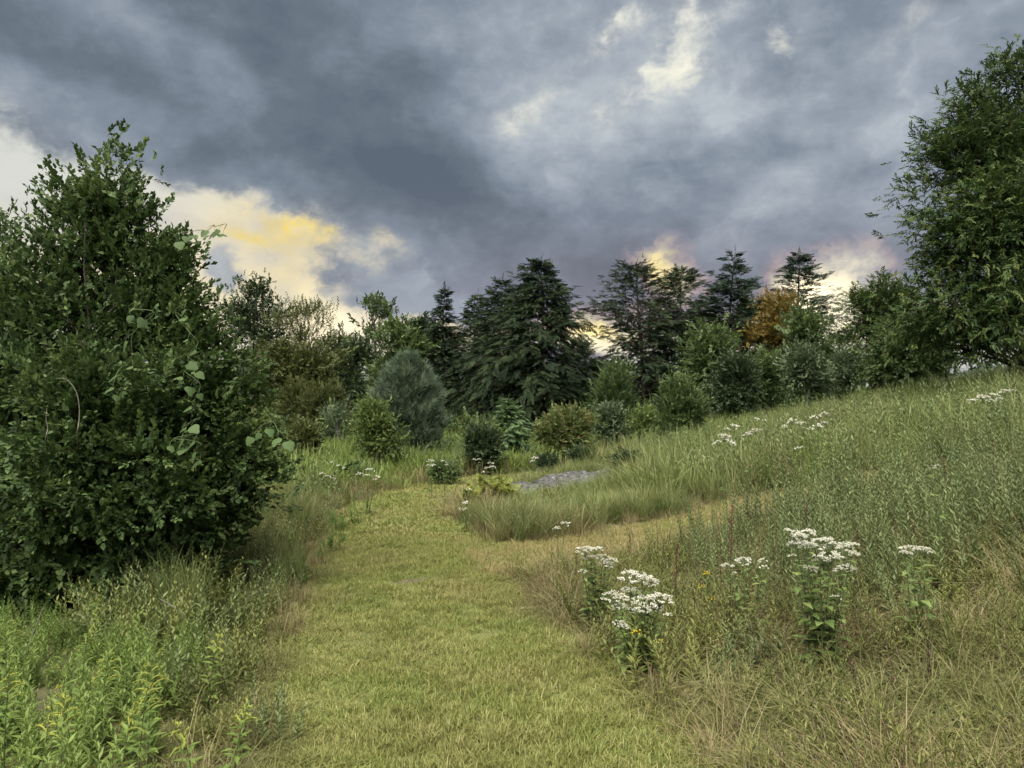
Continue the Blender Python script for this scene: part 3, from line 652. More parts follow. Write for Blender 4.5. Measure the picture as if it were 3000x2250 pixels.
leafy('small_birch', 'small light green tree on thin stems beside the blue-green pine', 'tree', foot(1112, 16), LB(16, [(1090, 1205, 24, 32), (1098, 1250, 40, 36), (1130, 1296, 50, 24), (1085, 1305, 36, 24)]), (M_YG, bark), TW_SHRUB, 0.21, 90, 27, rc=0.26, trunk_r=0.035, stems=3)
leafy('feathery_shrub', 'tall feathery olive shrub with dark forked stems, taller of the pair', 'shrub', foot(935, 26), LB(26, [(945, 1170, 62, 46), (930, 1225, 75, 46), (975, 1215, 50, 46)]), (M_OLIVE, bark_dark), TW_FINE, 0.41, 90, 22, rc=0.42, trunk_r=0.06, stems=3)
leafy('feathery_shrub', 'feathery olive shrub at the edge of the big left bush', 'shrub', foot(862, 26.5), LB(26.5, [(868, 1165, 38, 38), (858, 1225, 48, 46)]), (M_OLIVE, bark_dark), TW_FINE, 0.41, 60, 21, rc=0.4, trunk_r=0.05, stems=2)
leafy('bare_grey_shrub', 'thin grey half-bare shrub between feathery shrub and blue-green pine', 'shrub', foot(985, 24), LB(24, [(985, 1225, 50, 40), (975, 1265, 52, 28)]), (M_GREY, bark_pale), TW_OPEN, 0.32, 40, 14, rc=0.4, trunk_r=0.035, stems=4, limbs=40)
leafy('low_olive_shrub', 'low rounded olive shrub in the grass below the feathery shrubs', 'shrub', foot(890, 18), LB(18, [(890, 1280, 46, 34), (885, 1315, 42, 26)]), (M_OLIVE, bark), TW_SHRUB, 0.23, 50, 28, rc=0.28, trunk_r=0.035)

def pine(px, ptop, d, rpx, label):
    b = foot(px, d); h = CAMH + (HZ - ptop) / F * d - b[2]; R = rpx / F * d
    root = empty('pine_tree', tuple(b), label, 'conifer'); mb, tb = MB(), MB()
    tube(tb, np.stack([np.zeros(9), np.zeros(9), np.linspace(-0.15, h * 0.97, 9)], 1), 0.075 * (1.15 - np.linspace(0, 1, 9)), 7)
    n = 2300; z = rng.uniform(0.07, 1.0, n) ** 0.9; prof = np.interp(z, [0, .12, .3, .5, .7, .85, .94, 1], [.5, .80, 1.0, 1.0, .82, .55, .30, .04])
    az = rng.uniform(0, 6.283, n); knots = lump(np.stack([np.cos(az) * 2, np.sin(az) * 2, z * 9], 1), 1.6)
    rr = prof * R * (rng.uniform(0, 1, n) ** 0.33) * (0.92 + 0.27 * knots)
    P = np.stack([np.cos(az) * rr, np.sin(az) * rr, z * h * (1 + 0.02 * knots)], 1)
    D_ = unit(np.stack([np.cos(az), np.sin(az), 0.75 + 0.6 * z], 1) + rng.normal(0, .25, (n, 3)))
    put_twigs(mb, TUFT, P - D_ * 0.1, D_, 0.27 * rng.uniform(0.7, 1.4, n), np.clip(0.5 + 0.34 * knots + rng.normal(0, .14, n), 0, 1), 3.0)
    for k in range(90):
        zz = 0.08 + 0.85 * k / 90; a = k * 2.4; L_ = R * np.interp(zz, [0, .12, .3, .5, .7, .85, .94, 1], [.5, .80, 1.0, 1.0, .82, .55, .30, .04]) * 0.8
        tube(tb, bez((0, 0, zz * h - 0.25 * L_), (math.cos(a) * L_ * .5, math.sin(a) * L_ * .5, zz * h - 0.15 * L_), (math.cos(a) * L_, math.sin(a) * L_, zz * h), 4), 0.018 * np.linspace(1, .3, 4), 3)
    mb.build('crown', M_PINE, root); tb.build('trunk', bark, root, smooth=True)
pine(1195, 1050, 20, 112, 'dense blue-green pine, egg-shaped, beside the small light green tree')

leafy('background_tree', 'dull green rounded crown seen between the fan-topped tree and the slender hemlock', 'tree', foot(1225, 43), LB(43, [(1215, 965, 60, 46), (1260, 985, 56, 50), (1225, 1050, 90, 70)]), (M_DARK, bark_dark), TW_FAR, 0.42, 60, 26, rc=0.7, trunk_r=0.15)
leafy('background_tree', 'dull olive crown filling the gap between airy birch and fan-topped tree', 'tree', foot(990, 43), LB(43, [(985, 1010, 56, 44), (1020, 1045, 50, 46), (985, 1090, 80, 60)]), (M_OLIVE, bark_dark), TW_FAR, 0.42, 55, 26, rc=0.7, trunk_r=0.15)
# tangled brush knitting the shrubs of the wood edge together
mb = MB(); n = 3400; px = rng.uniform(780, 2560, n); d = rng.uniform(23, 33, n) - np.where(px > 2000, 1.0, 0.0); x = (px - CX) / F * d
cl = lump(np.stack([x * 1.1, d * 1.1, 0 * x], 1), 1.0, 3, 6); k = cl > -0.25; x, d, cl = x[k], d[k], cl[k]; n = len(x)
P = np.stack([x, d, ht(x, d) + rng.uniform(0.0, 1.0, n) * (0.45 + 0.95 * np.clip(cl + .25, 0, 1.2))], 1)
put_twigs(mb, TW_SHRUB, P, unit(rng.normal(size=(n, 3)) * .7 + np.array([0, 0, .8])), rng.uniform(0.28, 0.5, n), np.clip(0.5 + 0.35 * lump(P, 0.8, 9, 6) + rng.normal(0, .15, n), 0, 1))
tag(mb.build('undergrowth', M_MID), 'tangled green undergrowth along the edge of the wood', 'undergrowth', kind='stuff')

# --- the huge chestnut on the slope, right
leafy('chestnut_tree', 'huge chestnut tree with long drooping leaves on the grassy slope', 'tree', foot(3060, 16), LB(16, [
    (2685, 545, 66, 60), (2750, 420, 66, 66), (2850, 300, 74, 72), (2985, 205, 86, 62), (2700, 640, 60, 40), (2830, 470, 130, 120), (2960, 420, 150, 160),
    (2850, 680, 150, 130, -0.6), (3000, 650, 200, 200, -0.8), (2790, 830, 130, 90, -0.4), (2720, 920, 90, 56), (2660, 960, 70, 50), (2740, 790, 80, 60), (2900, 890, 180, 110, -1.0), (2790, 990, 130, 42, -0.3), (2960, 985, 170, 46, -0.6),
    (3150, 450, 250, 260), (3250, 800, 250, 220)]), (M_CHEST, bark_dark), TW_CHEST, 0.27, 460, 34, rc=0.62, up=0.25, trunk_r=0.28, limbs=150, shell=0.42, trunk_top=0.75, rough=0.12)
# --- the big bush, left, and the thin tree behind it
leafy('big_bush', 'big dense dark green leafy bush beside the mown path', 'bush', foot(230, 6.3), LB(6.3, [
    (305, 435, 34, 88), (240, 510, 42, 62), (365, 530, 56, 62), (295, 595, 150, 90), (300, 720, 230, 125), (470, 770, 95, 105), (150, 880, 270, 140), (430, 930, 190, 140), (560, 985, 125, 125),
    (620, 1120, 170, 130), (330, 1160, 330, 180, -0.4), (60, 1150, 280, 200), (740, 1390, 140, 92), (590, 1330, 230, 140), (270, 1420, 380, 210, -0.5), (-80, 1450, 300, 230), (430, 1560, 260, 130, -0.2), (150, 1650, 300, 130, -0.4), (640, 1460, 150, 80), (90, 1750, 280, 85, -0.5), (400, 1690, 230, 90, -0.4)]),
    (M_BUSH, bark_dark), TW_BUSH, 0.152, 1220, 16, rc=0.24, up=0.35, trunk_r=0.085, limbs=240, shell=0.38, stems=3, trunk_top=0.5, rough=0.16, rndspread=0.45)
leafy('thin_tree', 'thin loose-leaved tree peeking out behind the big bush', 'tree', foot(-90, 8.5), LB(8.5, [(-60, 600, 60, 70), (-20, 690, 60, 60), (-60, 850, 110, 140)]), (M_BUSH, bark_dark), TW_BUSH, 0.20, 60, 12, rc=0.4, up=0.5, trunk_r=0.03, limbs=12)

# --- far wood behind everything: reads as one dark mass
mb = MB(); n = 5200
px = rng.uniform(-700, 3700, n); d = rng.uniform(46, 62, n); x = (px - CX) / F * d
hh = 3.6 + 1.3 * lump(np.stack([x * 0.35, d * 0.1, x * 0.1], 1), 1.0) ; zz = ht(x, d) + rng.uniform(0, 1, n) * np.maximum(hh, 2.2)
P = np.stack([x, d, zz], 1)
put_twigs(mb, TW_FAR, P, unit(rng.normal(size=(n, 3)) + np.array([0, 0, .5])), rng.uniform(0.7, 1.2, n), rng.uniform(0, 1, n))
tag(mb.build('woodland', M_DARK), 'dark mass of far woodland behind the meadow trees', 'woodland', kind='stuff')

# ------------------------------------------------------------------ meadow plants: source meshes for the uncountable cover
SRC = bpy.data.collections.new('plant_sources')          # never linked to the scene
_src_groups = {}
def source(group, mb, mats):
    c = _src_groups.get(group)
    if c is None: c = _src_groups[group] = bpy.data.collections.new('src_' + group)
    nm = '%s_%02d' % (group, len(c.objects))
    o = bpy.data.objects.new(nm, mb.mesh(nm, mats)); c.objects.link(o)

def blades(mb, n, h, w, splay, spread, r, mi=0, curl=0.5, hvar=0.35, rlo=0.0, rhi=1.0, clumps=0, tight=0.035):
    a = r.uniform(0, 6.283, n); b = np.stack([np.cos(a), np.sin(a), 0 * a], 1) * (spread * np.sqrt(r.uniform(0, 1, n)))[:, None]
    if clumps:                                   # a square tile of many tufts
        cc = np.concatenate([r.uniform(-spread, spread, (clumps, 2)), np.zeros((clumps, 1))], 1); w_ = r.integers(0, clumps, n)
        b = cc[w_] + np.stack([np.cos(a), np.sin(a), 0 * a], 1) * np.abs(r.normal(0, tight, n))[:, None]
        tn = r.uniform(0.65, 1.3, clumps)[w_]; h = h * tn
    hh = h * (1 + hvar * r.normal(size=n)).clip(0.35, 1.6); oa = a + r.normal(0, .9, n); out = np.stack([np.cos(oa), np.sin(oa), 0 * oa], 1)
    sp = splay * np.abs(r.normal(0.6, .5, n)); side = np.stack([-np.sin(oa + r.normal(0, .8, n)), np.cos(oa), 0 * oa], 1)
    V = []
    for t, ww in ((0, .8), (.4, 1.0), (.75, .7), (1, 0)):
        p = b + out * (hh * sp * (t ** 1.8))[:, None]; p[:, 2] += hh * (t - curl * sp * t ** 2.6 * 0.55)
        if ww: V += [p - side * w * ww / 2, p + side * w * ww / 2]
        else: V += [p]
    V = np.stack(V, 1); k = 7; off = (np.arange(n) * k)[:, None]
    q = np.concatenate([off + np.array([[0, 1, 3, 2]]), off + np.array([[2, 3, 5, 4]])]); t3 = off + np.array([[4, 5, 6]])
    mb.add(V.reshape(-1, 3), [q, t3], np.repeat(r.uniform(rlo, rhi, n), k), mi)
def weed(mb, x, y, h, r, nl=30, ll=0.07, lw=0.5, lean=0.12, mi=0, stem_mi=0, base_bare=0.08, leaf=LEAF2, angle=(0.7, 1.2), plume=0, pmi=1, tone=0.5, droopy=0.0):
    la = r.uniform(0, 6.283); ln = lean * r.uniform(0.2, 1.0)
    p = lambda t: np.array([x + math.cos(la) * ln * h * t * t, y + math.sin(la) * ln * h * t * t, h * t])
    tube(mb, np.array([p(t) for t in np.linspace(0, 1, 5)]), 0.0028 * (1.2 - np.linspace(0, 1, 5)) + 0.0006, 3, rnd=0.15, mi=stem_mi)
    t = np.linspace(base_bare, 0.99, nl); az = np.arange(nl) * 2.4 + r.normal(0, .3, nl); el = r.uniform(*angle, nl) * (1.1 - 0.55 * t)
    d = np.stack([np.cos(az) * np.sin(el), np.sin(az) * np.sin(el), np.cos(el) - droopy], 1)
    L_ = ll * (1.15 - 0.92 * t ** 2.2) * r.uniform(.7, 1.25, nl)
    sc = np.stack([L_ * lw, L_, L_], 1)
    stamp(mb, leaf[0], leaf[1], np.array([p(k) for k in t]), frames(d), sc, np.clip(r.normal(tone, .2, nl), 0, 1), mi)
    if plume:
        # goldenrod head: short one-sided curved sprays
        for k in range(plume):
            tt = 0.80 + 0.2 * k / plume; az_ = la + r.normal(0, 1.1); l = (0.13 * (1.15 - (tt - .8) * 4)) * h / 0.7
            pts = bez(p(tt), p(tt) + np.array([math.cos(az_) * l * .5, math.sin(az_) * l * .5, l * .55]), p(tt) + np.array([math.cos(az_) * l, math.sin(az_) * l, l * .22]), 7)
            tube(mb, pts, 0.0042 * np.array([.5, 1, 1.2, 1.2, 1.1, .8, .3]), 4, rnd=r.uniform(.3, 1), mi=pmi)

G_TALL = leafmat('grass_tall', [(0.060, 0.090, 0.026), (0.110, 0.150, 0.042), (0.170, 0.200, 0.064), (0.27, 0.255, 0.12)], trans=0.3, tint_inst=0.45, patch=((0.20, 0.17, 0.085), 0.35, 0.45))
G_LUSH = leafmat('grass_lush', [(0.075, 0.115, 0.026), (0.135, 0.180, 0.040), (0.215, 0.245, 0.07)], trans=0.35, tint_inst=0.45)
G_DRY = leafmat('grass_dry', [(0.080, 0.066, 0.028), (0.150, 0.122, 0.054), (0.220, 0.180, 0.088), (0.36, 0.30, 0.17)], trans=0.25, tint_inst=0.4)
G_OLIVE = leafmat('grass_olive', [(0.075, 0.082, 0.028), (0.125, 0.135, 0.045), (0.185, 0.18, 0.07), (0.28, 0.25, 0.12)], trans=0.3, tint_inst=0.45)
G_MOWN = leafmat('grass_mown', [(0.084, 0.126, 0.030), (0.150, 0.182, 0.044), (0.212, 0.220, 0.060), (0.34, 0.30, 0.14)], trans=0.3, tint_inst=0.35, patch=((0.23, 0.195, 0.078), 1.1, 0.5))
G_DRYMOWN = leafmat('grass_dry_mown', [(0.13, 0.145, 0.045), (0.20, 0.185, 0.066), (0.29, 0.235, 0.10), (0.38, 0.31, 0.16)], trans=0.3, tint_inst=0.4)
W_GREEN = leafmat('weed_green', [(0.066, 0.092, 0.034), (0.140, 0.172, 0.066), (0.24, 0.268, 0.115)], trans=0.3, tint_inst=0.4)
W_BRIGHT = leafmat('weed_bright', [(0.075, 0.125, 0.028), (0.140, 0.200, 0.046), (0.225, 0.285, 0.078)], trans=0.35, tint_inst=0.4)
W_OLIVE = leafmat('weed_olive', [(0.07, 0.088, 0.025), (0.140, 0.155, 0.044), (0.225, 0.225, 0.07)], trans=0.3, tint_inst=0.5)
W_BROWN = leafmat('weed_brown', [(0.050, 0.034, 0.022), (0.10, 0.066, 0.042), (0.16, 0.10, 0.07)], trans=0.15, tint_inst=0.4)
M_PLUME = leafmat('plume_green_gold', [(0.14, 0.19, 0.045), (0.21, 0.25, 0.05), (0.30, 0.30, 0.055)], trans=0.3)

for k in range(6):
    r = np.random.default_rng(200 + k)
    m_ = MB(); blades(m_, 1700, 0.040, 0.0042, 0.9, 0.20, r, hvar=0.4, clumps=110, tight=0.02); source('mown_near', m_, G_MOWN)
    m_ = MB(); blades(m_, 1300, 0.058, 0.0042, 1.1, 0.20, r, hvar=0.4, clumps=80, tight=0.03); source('mown_dry', m_, G_DRYMOWN)
    m_ = MB(); blades(m_, 520, 0.052, 0.010, 0.9, 0.25, r, hvar=0.4, clumps=60); source('mown_far', m_, G_MOWN)
    m_ = MB(); blades(m_, 900, 0.50, 0.0055, 0.45, 0.25, r, clumps=30); source('tall_near', m_, G_TALL)
    m_ = MB(); blades(m_, 330, 0.46, 0.011, 0.75, 0.40, r, clumps=34, tight=0.08); source('tall_mid', m_, G_TALL)
    m_ = MB(); blades(m_, 330, 0.60, 0.020, 0.38, 0.55, r, clumps=30, tight=0.08); source('lush_far', m_, G_LUSH)
    m_ = MB(); blades(m_, 800, 0.17, 0.0040, 2.0, 0.22, r, curl=0.9, rlo=0, rhi=.7, clumps=50, tight=0.06); blades(m_, 90, 0.36, 0.0024, 1.7, 0.22, r, curl=0.8, rlo=.5, rhi=1); source('dry_tile', m_, [G_DRY])
    m_ = MB(); blades(m_, 800, 0.15, 0.0045, 2.0, 0.22, r, curl=0.9, clumps=60, tight=0.05); source('olive_tile', m_, [G_OLIVE])
    m_ = MB(); blades(m_, 70, 0.24, 0.0042, 1.2, 0.10, r, curl=0.9, rlo=0, rhi=.7); blades(m_, 16, 0.40, 0.0026, 1.2, 0.10, r, curl=0.8, rlo=.5, rhi=1); source('dry_near', m_, G_DRY)
    m_ = MB(); blades(m_, 50, 0.34, 0.008, 0.8, 0.22, r, curl=0.8); source('dry_mid', m_, G_DRY)
    m_ = MB()
    for q in range(13): weed(m_, r.uniform(-.25, .25), r.uniform(-.25, .25), r.uniform(.35, 1.05), r, nl=42, ll=0.080, lw=0.44, tone=r.uniform(.15, .85), angle=(.55, 1.15), lean=.2)
    source('weed_belt', m_, W_GREEN)
    m_ = MB()
    for q in range(18): weed(m_, r.uniform(-.36, .36), r.uniform(-.36, .36), r.uniform(.35, .92), r, nl=18, ll=0.11, lw=0.62, tone=r.uniform(.15, .85), angle=(.55, 1.15), lean=.2)
    source('weed_far', m_, W_GREEN)
    m_ = MB()
    for q in range(10): weed(m_, r.uniform(-.2, .2), r.uniform(-.2, .2), r.uniform(.28, .75), r, nl=34, ll=0.080, lw=0.60, angle=(0.6, 1.3), tone=r.uniform(.15, .85), lean=.25, plume=(5 if (k + q) % 18 == 0 else 0))
    source('goldenrod', m_, [W_BRIGHT, M_PLUME])
    m_ = MB()
    for q in range(30): weed(m_, r.uniform(-.22, .22), r.uniform(-.22, .22), r.uniform(.10, .32), r, nl=34, ll=0.036, lw=0.40, lean=0.9, tone=r.uniform(.1, .9), angle=(.5, 1.4))
    source('feathery', m_, W_OLIVE)
    m_ = MB()
    for q in range(16): weed(m_, r.uniform(-.2, .2), r.uniform(-.2, .2), r.uniform(.22, .50), r, nl=24, ll=0.062, lw=0.65, lean=0.4, tone=r.uniform(.2, .7))
    source('aster', m_, W_GREEN if k % 2 else W_OLIVE)
    m_ = MB()
    for q in range(3): weed(m_, r.normal(0, .05), r.normal(0, .05), r.uniform(.35, .6), r, nl=16, ll=0.03, lw=0.7, lean=0.25, tone=.4)
    source('brown_stalk', m_, W_BROWN)
    m_ = MB()
    n = 9; a = r.uniform(0, 6.283, n)
    for q in range(n):
        L_ = r.uniform(.35, .75); o = np.array([math.cos(a[q]), math.sin(a[q]), 0]); b0 = r.normal(0, .05, 3); b0[2] = 0
        e_ = b0 + o * L_ * r.uniform(.35, .95); e_[2] = L_ * r.uniform(.25, .8)
        pts = bez(b0, b0 + o * L_ * .12 + np.array([0, 0, L_ * .75]), e_, 7)
        tube(m_, pts, 0.0013 * np.linspace(1.4, .7, 7), 3, rnd=r.uniform(.6, 1))
        d = unit(np.tile(o, (7, 1)) + r.normal(0, .6, (7, 3)))
        stamp(m_, NEED1[0] * np.array([3.0, 1, 1]), NEED1[1], pts[4:7][r.integers(0, 3, 7)], frames(d), r.uniform(.02, .05, 7), r.uniform(.4, 1, 7))
    source('dry_stems', m_, G_DRY)

def scatter_tree():
    ng = bpy.data.node_groups.new('scatter', 'GeometryNodeTree')
    ng.interface.new_socket('Geometry', in_out='INPUT', socket_type='NodeSocketGeometry')
    ng.interface.new_socket('Plants', in_out='INPUT', socket_type='NodeSocketCollection')
    ng.interface.new_socket('Geometry', in_out='OUTPUT', socket_type='NodeSocketGeometry')
    N, L = ng.nodes.new, ng.links.new
    gi, go = N('NodeGroupInput'), N('NodeGroupOutput')
    ci = N('GeometryNodeCollectionInfo'); ci.inputs['Separate Children'].default_value = True; ci.inputs['Reset Children'].default_value = True
    L(gi.outputs['Plants'], ci.inputs['Collection'])
    def att(nm, ty):
        a = N('GeometryNodeInputNamedAttribute'); a.data_type = ty; a.inputs['Name'].default_value = nm
        return a.outputs['Attribute']
    io = N('GeometryNodeInstanceOnPoints'); io.inputs['Pick Instance'].default_value = True
    L(gi.outputs['Geometry'], io.inputs['Points']); L(ci.outputs[0], io.inputs['Instance'])
    L(att('idx', 'INT'), io.inputs['Instance Index'])
    er = N('FunctionNodeEulerToRotation'); yr = N('FunctionNodeEulerToRotation'); sv = N('ShaderNodeSeparateXYZ'); L(att('rot', 'FLOAT_VECTOR'), sv.inputs[0])
    c1, c2 = N('ShaderNodeCombineXYZ'), N('ShaderNodeCombineXYZ'); L(sv.outputs[0], c1.inputs[0]); L(sv.outputs[1], c1.inputs[1]); L(sv.outputs[2], c2.inputs[2])
    L(c1.outputs[0], er.inputs[0]); L(c2.outputs[0], yr.inputs[0])
    rr_ = N('FunctionNodeRotateRotation'); rr_.rotation_space = 'GLOBAL'; L(yr.outputs[0], rr_.inputs[0]); L(er.outputs[0], rr_.inputs[1]); L(rr_.outputs[0], io.inputs['Rotation'])
    L(att('scl', 'FLOAT_VECTOR'), io.inputs['Scale']); L(io.outputs[0], go.inputs[0])
    return ng
SCT = scatter_tree()
def scatter(name, label, cat, group, x, y, scale, tilt=0.12, zs=None, lift=-0.01):
    n = len(x); me = bpy.data.meshes.new(name); me.vertices.add(n)
    me.vertices.foreach_set('co', np.stack([x, y, ht(x, y) + lift], 1).astype(np.float32).ravel())
    yaw = rng.uniform(0, 6.283, n); sx = (ht(x + .1, y) - ht(x - .1, y)) / .2; sy = (ht(x, y + .1) - ht(x, y - .1)) / .2
    # lean with the slope: tilt axes in the yawed frame
    rot = np.stack([np.arctan(sy) + rng.normal(0, tilt, n), -np.arctan(sx) + rng.normal(0, tilt, n), yaw], 1).astype(np.float32)
    sc = np.asarray(scale) * np.ones(n); sc = np.stack([sc, sc, sc * (zs if zs is not None else 1)], 1).astype(np.float32)
    a = me.attributes.new('rot', 'FLOAT_VECTOR', 'POINT'); a.data.foreach_set('vector', rot.ravel())
    a = me.attributes.new('scl', 'FLOAT_VECTOR', 'POINT'); a.data.foreach_set('vector', sc.ravel())
    a = me.attributes.new('idx', 'INT', 'POINT'); a.data.foreach_set('value', rng.integers(0, 6, n).astype(np.int32))
    o = bpy.data.objects.new(name, me); COL.objects.link(o)
    md = o.modifiers.new('scatter', 'NODES'); md.node_group = SCT
    sid = [s_ for s_ in SCT.interface.items_tree if s_.name == 'Plants'][0].identifier
    md[sid] = _src_groups[group]
    return tag(o, label, cat, kind='stuff')

ROCK_C, ROCK_A, ROCK_L, ROCK_W = np.array([1.12, 13.45]), math.atan2(2.0, 2.2), 1.75, 0.62
def rockd(x, y):
    dx, dy = x - ROCK_C[0], y - ROCK_C[1]; c, s_ = math.cos(ROCK_A), math.sin(ROCK_A)
    return np.hypot((dx * c + dy * s_) / ROCK_L, (-dx * s_ + dy * c) / ROCK_W)
def cand(ylo, yhi, dens, wide=0.80, xlo=-99, xhi=99):
    """jittered spots inside the view wedge, dens per square metre"""
    st = 1 / math.sqrt(dens); xm = wide * yhi + 1.2
    x, y = np.meshgrid(np.arange(-xm, xm, st), np.arange(ylo, yhi, st)); x, y = x.ravel(), y.ravel()
    x = x + rng.uniform(-.5, .5, len(x)) * st; y = y + rng.uniform(-.5, .5, len(y)) * st
    k = (np.abs(x) < wide * y + 1.2) & (x > xlo) & (x < xhi); return x[k], y[k]
def keep(x, y, p):
    k = rng.uniform(0, 1, len(x)) < p; return x[k], y[k]
def nz(x, y, f, k0=0): return 0.5 + 0.5 * np.clip(lump(np.stack([x, y, 0 * x + 3.1 * k0], 1), f, k0, 6), -1, 1)
def right_of(x, y):                      # 1 on the right-hand side of the main path
    cx = np.interp(y, MAIN[:, 1], MAIN[:, 0]); return (x > cx)
BY = lambda x: np.interp(x, BRANCH[:, 0], BRANCH[:, 1])      # row of the side path

# mown grass on both paths
x, y = cand(1.6, 8.8, 21); k = mown(x, y) < 0.06; x, y = x[k], y[k]
scatter('mown_grass', 'short mown olive-green grass of the near path', 'grass', 'mown_near', x, y, rng.uniform(.9, 1.15, len(x)), tilt=0.04, zs=0.8 + 0.4 * nz(x, y, 2.2, 3))
x, y = cand(8.4, 21, 12); k = mown(x, y) < 0.08; x, y = x[k], y[k]
scatter('mown_grass', 'short mown grass of the far path bend', 'grass', 'mown_far', x, y, rng.uniform(.9, 1.15, len(x)), tilt=0.04, zs=0.8)
x, y = cand(6.8, 10.5, 16); k = (pdist(BRANCH, x, y) < 0.05) & (pdist(MAIN, x, y) > -0.25); x, y = x[k], y[k]
scatter('dry_mown_grass', 'dry tan mown grass of the side path', 'grass', 'mown_dry', x, y, rng.uniform(.9, 1.15, len(x)), tilt=0.04)
# path rims: dry longer grass
x, y = cand(1.8, 14, 60); mm = mown(x, y); k = (mm > -0.06) & (mm < 0.30); x, y = x[k], y[k]; x, y = keep(x, y, np.where(right_of(x, y), 0.35, np.where(y > 5.5, 0.3, 0.12)))
scatter('rim_grass', 'dry tan grass along the rims of the mown path', 'grass', 'dry_near', x, y, rng.uniform(.45, .9, len(x)))
# right foreground: tangled dry grass, feathery olive weeds, long bent stems
def fore_right(x, y): return right_of(x, y) & (mown(x, y) > 0.16) & (y < BY(x) - 0.4)
x, y = cand(1.7, 8.6, 8.5); k = fore_right(x, y); x, y = x[k], y[k]; pick = nz(x, y, 1.5, 1) + rng.normal(0, .15, len(x)) > 0.50
scatter('tangled_grass', 'tangled dry tan grass filling the right foreground', 'grass', 'dry_tile', x[pick], y[pick], rng.uniform(.75, 1.15, pick.sum()), tilt=0.1)
scatter('olive_grass', 'olive green grass mixed through the right foreground', 'grass', 'olive_tile', x[~pick], y[~pick], rng.uniform(.75, 1.2, (~pick).sum()), tilt=0.1)
x1, y1 = cand(1.7, 7.4, 11); k = fore_right(x1, y1); x1, y1 = keep(x1[k], y1[k], 0.35 + 0.65 * (nz(x1[k], y1[k], 1.6, 2) > .45))
scatter('feathery_weeds', 'low feathery olive weeds among the dry grass', 'plants', 'feathery', x1, y1, rng.uniform(.8, 1.35, len(x1)), tilt=0.12)
x1, y1 = cand(1.7, 7.0, 8); k = fore_right(x1, y1); x1, y1 = x1[k], y1[k]
scatter('bent_stems', 'long bleached bent grass stems in the right foreground', 'grass', 'dry_stems', x1, y1, rng.uniform(.4, .8, len(x1)), tilt=0.25)
x1, y1 = cand(2.2, 8.6, 5); k = fore_right(x1, y1); x1, y1 = x1[k], y1[k]
scatter('brown_stalks', 'brown withered stalks among the dry grass', 'plants', 'brown_stalk', x1, y1, rng.uniform(.6, 1.1, len(x1)))
x1, y1 = cand(1.9, 6.4, 7); k = fore_right(x1, y1); x1, y1 = keep(x1[k], y1[k], (nz(x1[k], y1[k], 1.3, 9) > .50) * 1.0)
scatter('green_weeds', 'patches of darker green leafy weeds in the dry grass', 'plants', 'aster', x1, y1, rng.uniform(.6, 1.0, len(x1)))
# right belt of tall leafy stems in front of the side path
x, y = cand(4.6, 9.4, 7.0); k = right_of(x, y) & (mown(x, y) > 0.25) & (y < BY(x) - 0.35)
edge = 5.0 - 0.12 * (x - 2) + 0.4 * np.sin(x * 1.9); p = sst((y - edge) / 0.5) * sst((x - 1.35 - 0.12 * np.sin(y * 3)) / 0.8); x, y = keep(x[k], y[k], p[k])
scatter('leafy_weeds', 'dense belt of tall grey-green leafy weeds on the right', 'plants', 'weed_belt', x, y, rng.uniform(.70, 1.0, len(x)) * (0.58 + 0.42 * sst((x - 1.4) / 1.2)), tilt=0.05)
x, y = cand(5.8, 8.0, 7, xlo=0.1, xhi=2.0); k = right_of(x, y) & (mown(x, y) > 0.3) & (y < BY(x) - 0.5); x, y = keep(x[k], y[k], 0.7)
scatter('dark_weeds', 'low dark grey-green weeds at the fork of the two paths', 'plants', 'aster', x, y, rng.uniform(.6, .95, len(x)))
# slope beyond the side path
x, y = cand(8.6, 22, 3.6); k = right_of(x, y) & (mown(x, y) > 0.3) & (y > BY(x) + 0.3) & (x > 2.6 + 0.12 * (y - 9)) & (rockd(x, y) > 1.1); x, y = keep(x[k], y[k], 0.45 + 0.8 * nz(x[k], y[k], 0.8, 6))
scatter('slope_weeds', 'grey-green leafy weeds covering the right slope', 'plants', 'weed_far', x, y, rng.uniform(.75, 1.1, len(x)), tilt=0.05)
x1, y1 = cand(8.6, 24, 3.2); k = right_of(x1, y1) & (mown(x1, y1) > 0.25) & (y1 > BY(x1) + 0.2) & (x1 > 2.2); x1, y1 = x1[k], y1[k]
scatter('slope_grass', 'tall yellowish grass between the weeds of the right slope', 'grass', 'tall_mid', x1, y1, rng.uniform(.85, 1.2, len(x1)), tilt=0.06)
x1, y1 = cand(9.0, 17, 3.2); k = (y1 > BY(x1) + 0.3) & (x1 > 2.6) & (nz(x1, y1, 0.6, 4) > 0.52); x1, y1 = x1[k], y1[k]
scatter('slope_goldenrod', 'bright green goldenrod patches on the right slope', 'plants', 'goldenrod', x1, y1, rng.uniform(.8, 1.15, len(x1)))
# island of fine tall grass round the rock
x, y = cand(7.6, 18.5, 7, xlo=-2.2, xhi=5.0); k = right_of(x, y) & (mown(x, y) > 0.22) & (y > BY(x) + 0.1) & (rockd(x, y) > 1.12) & (x < 4.8); x, y = x[k], y[k]
front = np.exp(-(((x - 0.75 - 0.10 * (y - 12)) / 1.1) ** 2)) * (y < 13.2) * (y > 9.5)
scatter('tall_grass', 'fine tall green grass around the grey rock', 'grass', 'tall_near', x, y, rng.uniform(.85, 1.15, len(x)), zs=(1.0 - 0.5 * front) * (0.36 + 0.42 * nz(x, y, 1.2, 7)) * np.where(y > 10, 0.40 + 0.60 * sst((pdist(MAIN, x, y) - 0.1) / 1.3), 1.0), tilt=0.10)
x1, y1 = keep(x, y, 0.10)
scatter('island_weeds', 'leafy weeds standing here and there in the grass island', 'plants', 'aster', x1, y1, rng.uniform(.6, 1.1, len(x1)))
